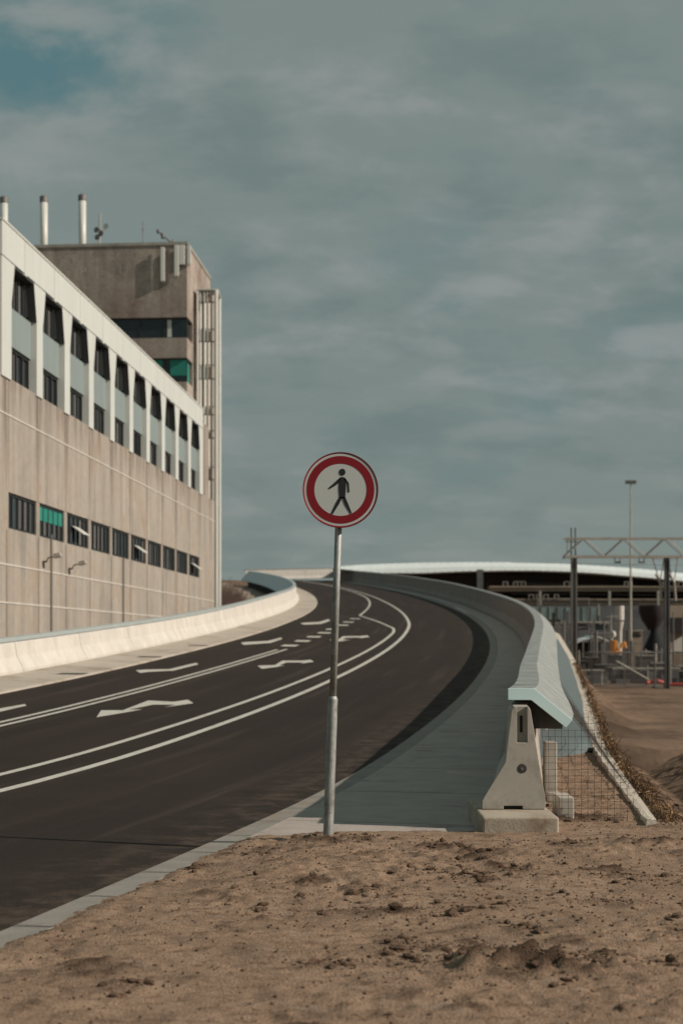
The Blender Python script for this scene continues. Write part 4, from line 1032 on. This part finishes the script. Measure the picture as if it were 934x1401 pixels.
# orange digger
ex = thing('orange_digger', 'small orange digger standing behind the site fence', 'digger', (PX(842, 120), 120, -1.7))
mb = MB(); mb.box(PX(839, 120), PX(844, 120), 120, 121.6, PZ(891, 120), PZ(876, 120)); mb.box(PX(837, 120), PX(849, 120), 119.8, 121.8, PZ(895, 120), PZ(890, 120)); mb.build('cab', M['orange'], ex, bevel=.05)
mb = MB(); mb.tube((PX(846, 120), 120, PZ(888, 120)), (PX(853, 120), 120, PZ(878, 120)), .12, n=8); mb.tube((PX(853, 120), 120, PZ(878, 120)), (PX(856, 120), 120, PZ(887, 120)), .10, n=8); mb.build('arm', M['orange'], ex)
mb = MB(); mb.box(PX(836, 120), PX(850, 120), 119.6, 120.1, -1.75, PZ(896, 120)); mb.box(PX(836, 120), PX(850, 120), 121.5, 122, -1.75, PZ(896, 120)); mb.build('track', M['black'], ex, bevel=.1)
mb = MB(); mb.box(PX(844.5, 119.7), PX(846.5, 119.7), 119.7, 119.78, PZ(888, 120), PZ(879, 120)); mb.build('window', M['metal_white'], ex)
# clutter posts under the deck
for (u, v0, v1, w, y_, mt, lb) in ((722, 838, 905, 3, 110, 'steel_dark', 'dark post close to the outer side of the right ramp barriers, leftmost'), (757, 838, 900, 3.4, 105, 'black', 'black post with a crossbar left of the catenary mast'), (764.5, 846, 900, 2.6, 108, 'steel_dark', 'plain dark post just right of the crossbar post'),
                                   (774.5, 836, 900, 6.5, 130, 'grey_wall', 'broad grey post right beside the catenary mast'), (812, 841, 892, 2.4, 120, 'steel_dark', 'slim dark post over the low shelter'), (818.5, 826, 842, 1.4, 150, 'steel_light', 'short thin pale post in front of the teal glass')):
    mb = MB(); x = PX(u, y_); h = w / 2 / 1945.8 * y_; zb_ = -2.2 if v1 > 850 else PZ(v1, y_)
    mb.box(x - h, x + h, y_, y_ + 2 * h, zb_, PZ(v0, y_))
    if u == 757: mb.box(x - .5, x + .5, y_ - .03, y_ + .2, PZ(851, y_), PZ(848, y_))
    tag(mb.build('site_post', M[mt]), lb, 'post')
for (u0, u1, v0, v1, y_, mt, nm_, lb) in ((862, 878, 862, 874, 155, 'beige', 'site_cabin', 'small rusty coloured site cabin left of the dark hourglass column'), (790, 832, 851, 868, 160, 'grey_wall', 'site_cabin', 'long low grey cabin above the curved shelter roof'), (733, 752, 856, 872, 150, 'beige', 'site_cabin', 'pale cabin glimpsed behind the posts nearest the ramp'),
                                 (833, 842, 862, 876, 135, 'concrete_light', 'cable_drum', 'pale round cable drum behind the orange digger')):
    if nm_ == 'cable_drum':
        mb = MB(); mb.tube((PX(835, y_), y_, PZ(868, y_)), (PX(838.5, y_), y_ + .4, PZ(868, y_)), .35, n=16); mb.tube((PX(837, y_), y_, -2.2), (PX(837, y_), y_, PZ(868, y_)), .06, n=6); tag(mb.build('lamp_globe', M[mt]), 'small pale globe lamp on a short post behind the digger', 'lamp'); continue
    t = thing(nm_, lb, 'cabin', (PX(u0, y_), y_, -2.3))
    mb = MB(); mb.box(PX(u0, y_), PX(u1, y_), y_, y_ + 3, -2.4, PZ(v0 + 1.5, y_)); mb.build('cabin_wall', M[mt], t)
    mb = MB(); mb.box(PX(u0 - .5, y_), PX(u1 + .5, y_), y_ - .2, y_ + 3.2, PZ(v0 + 1.5, y_), PZ(v0, y_)); mb.build('cabin_roof', M['steel_light'], t)
    mb = MB(); mb.box(PX(u0 + 2, y_), PX(u1 - 2, y_), y_ - .06, y_ - .01, PZ(v0 + 9, y_), PZ(v0 + 5, y_)); mb.build('window', M['glass'], t)

# ------------------------------------------------------------------ overhead line gantry
YG = 78.
g = thing('overhead_gantry', 'steel lattice gantry for overhead wires on tall dark masts', 'gantry', (PX(784, YG), YG, -1))
def gp_(u, v, d=0): return Vector((PX(u, YG), YG + d, PZ(v, YG)))
for u, w, vt, m_ in ((784.5, 8, 763, 'steel_dark'), (911.5, 6.5, 763, 'grey_wall'), (1040, 8, 722, 'steel_dark')):
    h = w / 2 / 1945.8 * YG; x = PX(u, YG)
    mb = MB(); mb.box(x - h, x - h * .5, YG - .15, YG + .15, -1.4, PZ(vt, YG)); mb.box(x + h * .5, x + h, YG - .15, YG + .15, -1.4, PZ(vt, YG)); mb.box(x - h * .5, x + h * .5, YG - .03, YG + .03, -1.4, PZ(vt, YG))
    mb.build('mast', M[m_], g)
mb = MB()
for u in (781, 786.5): mb.tube(gp_(u, 765), gp_(u, 722), .045, n=6)
for v in (737.5, 741): mb.tube(gp_(773, v), gp_(790, v), .03, n=5)
mb.tube(gp_(775.5, 758), gp_(775.5, 737), .025, n=5); mb.tube(gp_(769, 765), gp_(784, 748), .03, n=5)
mb.build('mast_head', M['steel_dark'], g)
for d in (-.35, .35):
    mb = MB()
    mb.box(PX(771, YG), PX(1042, YG), YG + d - .04, YG + d + .04, PZ(763.5, YG), PZ(760.3, YG)); mb.box(PX(771, YG), PX(1042, YG), YG + d - .03, YG + d + .03, PZ(738.3, YG), PZ(736, YG))
    mb.build('chord', M['steel_light'], g)
    mb = MB(); lo = [770, 825, 881, 937, 993, 1042]; hi = [798, 857 - 4, 909, 965, 1020]
    for i, u in enumerate(hi):
        mb.tube(gp_(u - 1.5, 738, d), gp_(lo[i] + 1, 761, d), .032, n=5); mb.tube(gp_(u + 1.5, 738, d), gp_(lo[i + 1] - 1, 761, d), .032, n=5)
    mb.build('brace', M['steel_dark'] if d > 0 else M['steel_light'], g)
mb = MB()
for u in (844, 877):
    for q in (-3.5, 3.5): mb.tube(gp_(u + q, 763), gp_(u + q, 769.5), .03, n=5)
    mb.box(PX(u - 4, YG), PX(u + 4, YG), YG - .1, YG + .1, PZ(770.5, YG), PZ(768.3, YG))
mb.build('hanging_box', M['steel_dark'], g)
mb = MB()
for a in (892, 911):
    mb.tube(gp_(a, 764), gp_(a + 10, 797), .03, n=5); mb.tube(gp_(a + 15.5, 764), gp_(a + 10, 797), .03, n=5)
    mb.tube(gp_(a + 1, 764), gp_(a + 15.5, 764), .035, n=5)
    mb.tube(gp_(a + 4.5, 785), gp_(a + 10.5, 797), .075, n=6); mb.tube(gp_(a + 10.5, 797), gp_(a + 12.5, 822), .06, n=6)
mb.build('insulator_arm', M['steel_light'], g)
mb = MB(); x = PX(862, 140)
mb.tube((x, 140, -2.2), (x, 140, PZ(662, 140)), .16, .05, n=8)
tag(mb.build('lamp_mast', M['steel_light']), 'very tall thin lighting mast rising above the station roof', 'light mast')
mb_ = MB(); 
for q in (-6, -3, 0, 3, 6): mb_.box(PX(862 + q - 1, 140), PX(862 + q + 1, 140), 139.7, 140.2, PZ(662, 140), PZ(657.5, 140))
hd_ = bpy.data.objects[-1] if False else None
o_ = [o for o in bpy.data.objects if o.name.startswith('lamp_mast')][0]
mb_.build('lamp_head', M['steel_dark'], o_)
mb = MB()
for v0, v1, d in ((798, 806, 0), (812, 815, .4), (770, 776, -.3)):
    for k in range(12):
        a = Vector((PX(700 + 30 * k, YG + 10), YG + 10 + d, PZ(v0 + (v1 - v0) * k / 12, YG + 10))); b = Vector((PX(730 + 30 * k, YG + 10), YG + 10 + d, PZ(v0 + (v1 - v0) * (k + 1) / 12, YG + 10)))
        mb.tube(a, b, .012, n=4, cap=False)
tag(mb.build('overhead_wire', M['wire']), 'thin sagging overhead wires crossing in front of the dark hall', 'overhead wire')

# ------------------------------------------------------------------ site fence, scaffolding rails, red barriers
YF = 79.
def fz(x): return ground_z(x, YF)
for k in range(10):
    x0 = 10.4 + 3.5 * k; x1 = x0 + 3.46; zg = min(fz(x0), fz(x1)) if k else fz(x1)
    t = thing('site_fence_panel', 'wire mesh site fence panel in the row across the far side of the field', 'fence panel', (x0, YF, zg), 'site fence panels across the field')
    mb = MB(); r = .03
    for x in (x0, x1): mb.tube((x, YF, zg), (x, YF, zg + 2), r, n=6)
    for z in (zg + .12, zg + 1.98): mb.tube((x0, YF, z), (x1, YF, z), r * .9, n=6)
    mb.build('panel_frame', M['wire_grey'], t)
    mb = MB(); n = 34
    for j in range(1, n): x = x0 + (x1 - x0) * j / n; mb.box(x - .012, x + .012, YF - .005, YF + .005, zg + .12, zg + 1.97)
    for z in (.45, .8, 1.15, 1.5): mb.box(x0, x1, YF - .02, YF - .006, zg + z, zg + z + .018)
    mb.build('wire_infill', M['wire_grey'], t)
    mb = MB(); mb.box(x0 - .12, x0 + .12, YF - .35, YF + .35, zg - .05, zg + .12); mb.build('fence_foot', M['grey_wall'], t, bevel=.03)
mb = MB()
for k in range(14):
    x = 14 + 1.35 * k; zg = ground_z(x, 84); mb.tube((x, 84, zg), (x, 84, zg + random.choice([.9, 1.2, 2.1])), .04, n=6)
for a, b, z in ((14, 15.5, .9), (16, 20, 1.0), (21, 24, .85), (25, 30, .95)): mb.tube((a, 84, ground_z(a, 84) + z), (b, 84, ground_z(b, 84) + z), .05, n=6)
mb.tube((16.2, 84, .5), (18.1, 84, -.6), .06, n=6)
tag(mb.build('pipe_railing', M['steel_light']), 'rusty pale pipe railing just behind the site fence', 'railing')
for (a, b, z0, z1, lb) in ((PX(898, 82), PX(934, 82), .35, .1, 'red plastic barrier beam lying at the fence foot at the right edge'), (PX(884, 82), PX(895, 82), .2, .28, 'short red plastic beam at the fence foot')):
    zg = ground_z(a, 82); mb = MB(); mb.tube((a, 82, zg + z0), ((a + b) / 2, 82.2, zg + z1), .12, n=8); mb.tube(((a + b) / 2, 82.2, zg + z1), (b, 82, zg + z1 + .02), .12, n=8)
    tag(mb.build('barrier_beam', M['red']), lb, 'barrier beam')
for i, (u, w, h, mt) in enumerate(((800, 1.8, .9, 'grey_wall'), (835, 2.4, 1.2, 'grey_wall'), (868, 2.6, 1.1, 'dark_brown'), (905, 2.2, 1.4, 'grey_wall'), (932, 2.4, 1.2, 'dark_brown'))):
    x = PX(u, 90); zg = ground_z(x, 90) ; rnd = random.Random(i); mb = MB()
    for _ in range(9):
        a = x + rnd.uniform(-w / 2, w / 2); z = zg + rnd.uniform(0, h * .6); mb.box(a - rnd.uniform(.2, .6), a + rnd.uniform(.2, .6), 90 + rnd.uniform(-.5, .2), 90.6 + rnd.uniform(0, .5), zg - .3, z + .3)
    tag(mb.build('material_stack', M[mt], bevel=.02), 'stack of dark building materials behind the fence, number %s from the ramp' % ['one', 'two', 'three', 'four', 'five'][i], 'building materials', 'stacks of material behind the fence')

# second fence row, thin poles, low dark clutter
for k in range(8):
    x0 = 13.2 + 3.5 * k; x1 = x0 + 3.46; zg = ground_z(x0, 96)
    t = thing('site_fence_panel', 'wire fence panel in the farther row behind the first site fence', 'fence panel', (x0, 96, zg), 'farther row of site fence panels')
    mb = MB()
    for x in (x0, x1): mb.tube((x, 96, zg - .3), (x, 96, zg + 2.1), .035, n=6)
    for z in (zg + .1, zg + 2.05): mb.tube((x0, 96, z), (x1, 96, z), .03, n=6)
    mb.build('panel_frame', M['steel_dark'], t)
    mb = MB()
    for j in range(1, 22): x = x0 + (x1 - x0) * j / 22; mb.box(x - .012, x + .012, 95.99, 96.01, zg, zg + 2.05)
    mb.build('wire_infill', M['wire'], t)
rnd = random.Random(21)
for k in range(22):
    u = 742 + 9.5 * k + rnd.uniform(-3, 3); y_ = rnd.uniform(100, 150); x = PX(u, y_); zt = PZ(rnd.uniform(874, 890) if 866 < u < 918 else rnd.uniform(832, 884), y_); r = rnd.choice([.05, .07, .1])
    mb = MB(); mb.tube((x, y_, -2.2), (x, y_, zt), r, n=6)
    if rnd.random() < .5: mb.tube((x - .4, y_, zt - .2), (x + rnd.uniform(.3, 1.4), y_, zt - .2), r * .6, n=5)
    if rnd.random() < .3: mb.box(x - .2, x + .2, y_ - .06, y_ - .02 + r, zt - .9, zt - .4)
    tag(mb.build('site_pole', M[rnd.choice(['steel_dark', 'steel_light', 'wire_grey', 'grey_wall'])]), 'thin pole standing in the cluttered yard below the station decks', 'pole', 'thin poles in the yard')
for k in range(9):
    u = 790 + 19 * k; x = PX(u, 102); zg = -1.35; h_ = rnd.uniform(.8, 2.1); w_ = rnd.uniform(.9, 2.0); d = thing('storage_crate', 'dark storage crate in the yard row behind the fences', 'crate', (x, 102, zg), 'crates in the yard')
    mb = MB(); mb.box(x - w_ / 2, x + w_ / 2, 102, 103.4, zg - .4, zg + h_); mb.build('crate_body', M[rnd.choice(['grey_wall', 'dark_brown', 'curtain_dark'])], d, bevel=.03)
    mb = MB(); mb.box(x - w_ / 2 - .05, x + w_ / 2 + .05, 101.9, 103.5, zg + h_ + .003, zg + h_ + .09); mb.build('crate_lid', M[rnd.choice(['steel_dark', 'beige', 'steel_light'])], d, bevel=.02)

# ------------------------------------------------------------------ sky, sun, camera
EL, AZ = 31.0, 104.0          # sun: to the right of the picture, slightly behind the camera
w = bpy.data.worlds.new('World'); sc.world = w; w.use_nodes = True; nt = w.node_tree; N = nt.nodes; L = nt.links; N.clear()
out = N.new('ShaderNodeOutputWorld'); bg = N.new('ShaderNodeBackground'); bg.inputs['Strength'].default_value = .1; L.new(bg.outputs[0], out.inputs[0])
sky = N.new('ShaderNodeTexSky'); sky.sky_type = 'NISHITA'; sky.sun_disc = False; sky.sun_elevation = math.radians(EL); sky.sun_rotation = math.radians(AZ); sky.air_density = 1; sky.dust_density = 2
tc = N.new('ShaderNodeTexCoord'); sp_ = N.new('ShaderNodeSeparateXYZ'); L.new(tc.outputs['Generated'], sp_.inputs[0])
def mth(op, a, b=None):
    n = N.new('ShaderNodeMath'); n.operation = op
    for i, q in ((0, a), (1, b)):
        if q is None: continue
        if isinstance(q, (int, float)): n.inputs[i].default_value = q
        else: L.new(q, n.inputs[i])
    return n.outputs[0]
zc = mth('ADD', mth('MAXIMUM', sp_.outputs[2], 0.), .35)
cx = mth('DIVIDE', sp_.outputs[0], zc); cy = mth('DIVIDE', sp_.outputs[1], zc)
cb = N.new('ShaderNodeCombineXYZ'); L.new(cx, cb.inputs[0]); L.new(cy, cb.inputs[1])
def cn_(scale, st, loc, det=7, rg=.55, dist=0):
    mp = N.new('ShaderNodeMapping'); mp.inputs['Scale'].default_value = st; mp.inputs['Location'].default_value = loc; L.new(cb.outputs[0], mp.inputs[0])
    n = N.new('ShaderNodeTexNoise'); n.inputs['Scale'].default_value = scale; n.inputs['Detail'].default_value = det; n.inputs['Roughness'].default_value = rg; n.inputs['Distortion'].default_value = dist; L.new(mp.outputs[0], n.inputs[0]); return n.outputs['Fac']
def rg_(x, a, b, lo=0, hi=1):
    r = N.new('ShaderNodeMapRange'); r.interpolation_type = 'SMOOTHSTEP'; r.inputs[1].default_value = a; r.inputs[2].default_value = b; r.inputs[3].default_value = lo; r.inputs[4].default_value = hi; L.new(x, r.inputs[0]); return r.outputs[0]
def mx_(f, a, b):
    x = N.new('ShaderNodeMix'); x.data_type = 'RGBA'
    if isinstance(f, float): x.inputs[0].default_value = f
    else: L.new(f, x.inputs[0])
    for i, q in ((6, a), (7, b)):
        if isinstance(q, tuple): x.inputs[i].default_value = (*q, 1)
        else: L.new(q, x.inputs[i])
    return x.outputs[2]
clear = mx_(.06, (.9, 1.85, 2.0), sky.outputs[0])
n1 = cn_(3.2, (1, 1.25, 1), (3.1, 1.7, 0), 9, .58, .25); n2 = cn_(5.4, (1, 1.45, 1), (7, 2, 0), 9, .56, .25); n3 = cn_(1.6, (1, 1.4, 1), (1.3, 5.2, 0), 4)
# a clearer patch up to the left of the road
cl1 = rg_(cx, -.26, -.08, 1, 0); cl2 = rg_(cy, 1.26, 1.42, 1, 0); patch = mth('MULTIPLY', cl1, cl2)
cover = mth('SUBTRACT', rg_(n1, .28, .5, .55, 1), mth('MULTIPLY', patch, rg_(n2, .40, .60, .85, .15)))
base = mx_(cover, clear, (2.0, 2.48, 2.39))
f2 = mth('MULTIPLY', rg_(n2, .44, .66), rg_(n3, .36, .58, .35, 1))
base = mx_(mth('MULTIPLY', f2, .58), base, (3.2, 3.4, 3.4))
base = mx_(rg_(cn_(3.6, (1, 1.4, 1), (11, 4, 0), 8), .47, .66, 0, .75), base, (1.44, 2.0, 1.97))
base = mx_(rg_(sp_.outputs[2], .02, .22, .45, 0), base, (2.15, 2.5, 2.3))
L.new(base, bg.inputs['Color'])

sl = bpy.data.lights.new('sun', 'SUN'); sl.energy = 4.6; sl.angle = math.radians(.6); sl.color = (1, .91, .805)
so = bpy.data.objects.new('sun', sl); COL.objects.link(so)
az = math.radians(AZ); el = math.radians(EL)
dv = -Vector((math.sin(az) * math.cos(el), math.cos(az) * math.cos(el), math.sin(el)))
so.rotation_euler = dv.to_track_quat('-Z', 'Y').to_euler(); so.location = (30, -10, 30)

cam = bpy.data.cameras.new('camera'); co_ = bpy.data.objects.new('camera', cam); COL.objects.link(co_); sc.camera = co_
co_.location = (0, 0, 1.56); co_.rotation_euler = (math.radians(90), 0, 0)
cam.sensor_fit = 'VERTICAL'; cam.sensor_height = 36; cam.lens = 50; cam.shift_y = 179.5 / 1401; cam.clip_start = .1; cam.clip_end = 6000
cam.dof.use_dof = True; cam.dof.focus_distance = 11.4; cam.dof.aperture_fstop = 2.2
sc.view_settings.view_transform = 'Standard'; sc.view_settings.look = 'None'; sc.view_settings.gamma = 1; sc.view_settings.exposure = 0
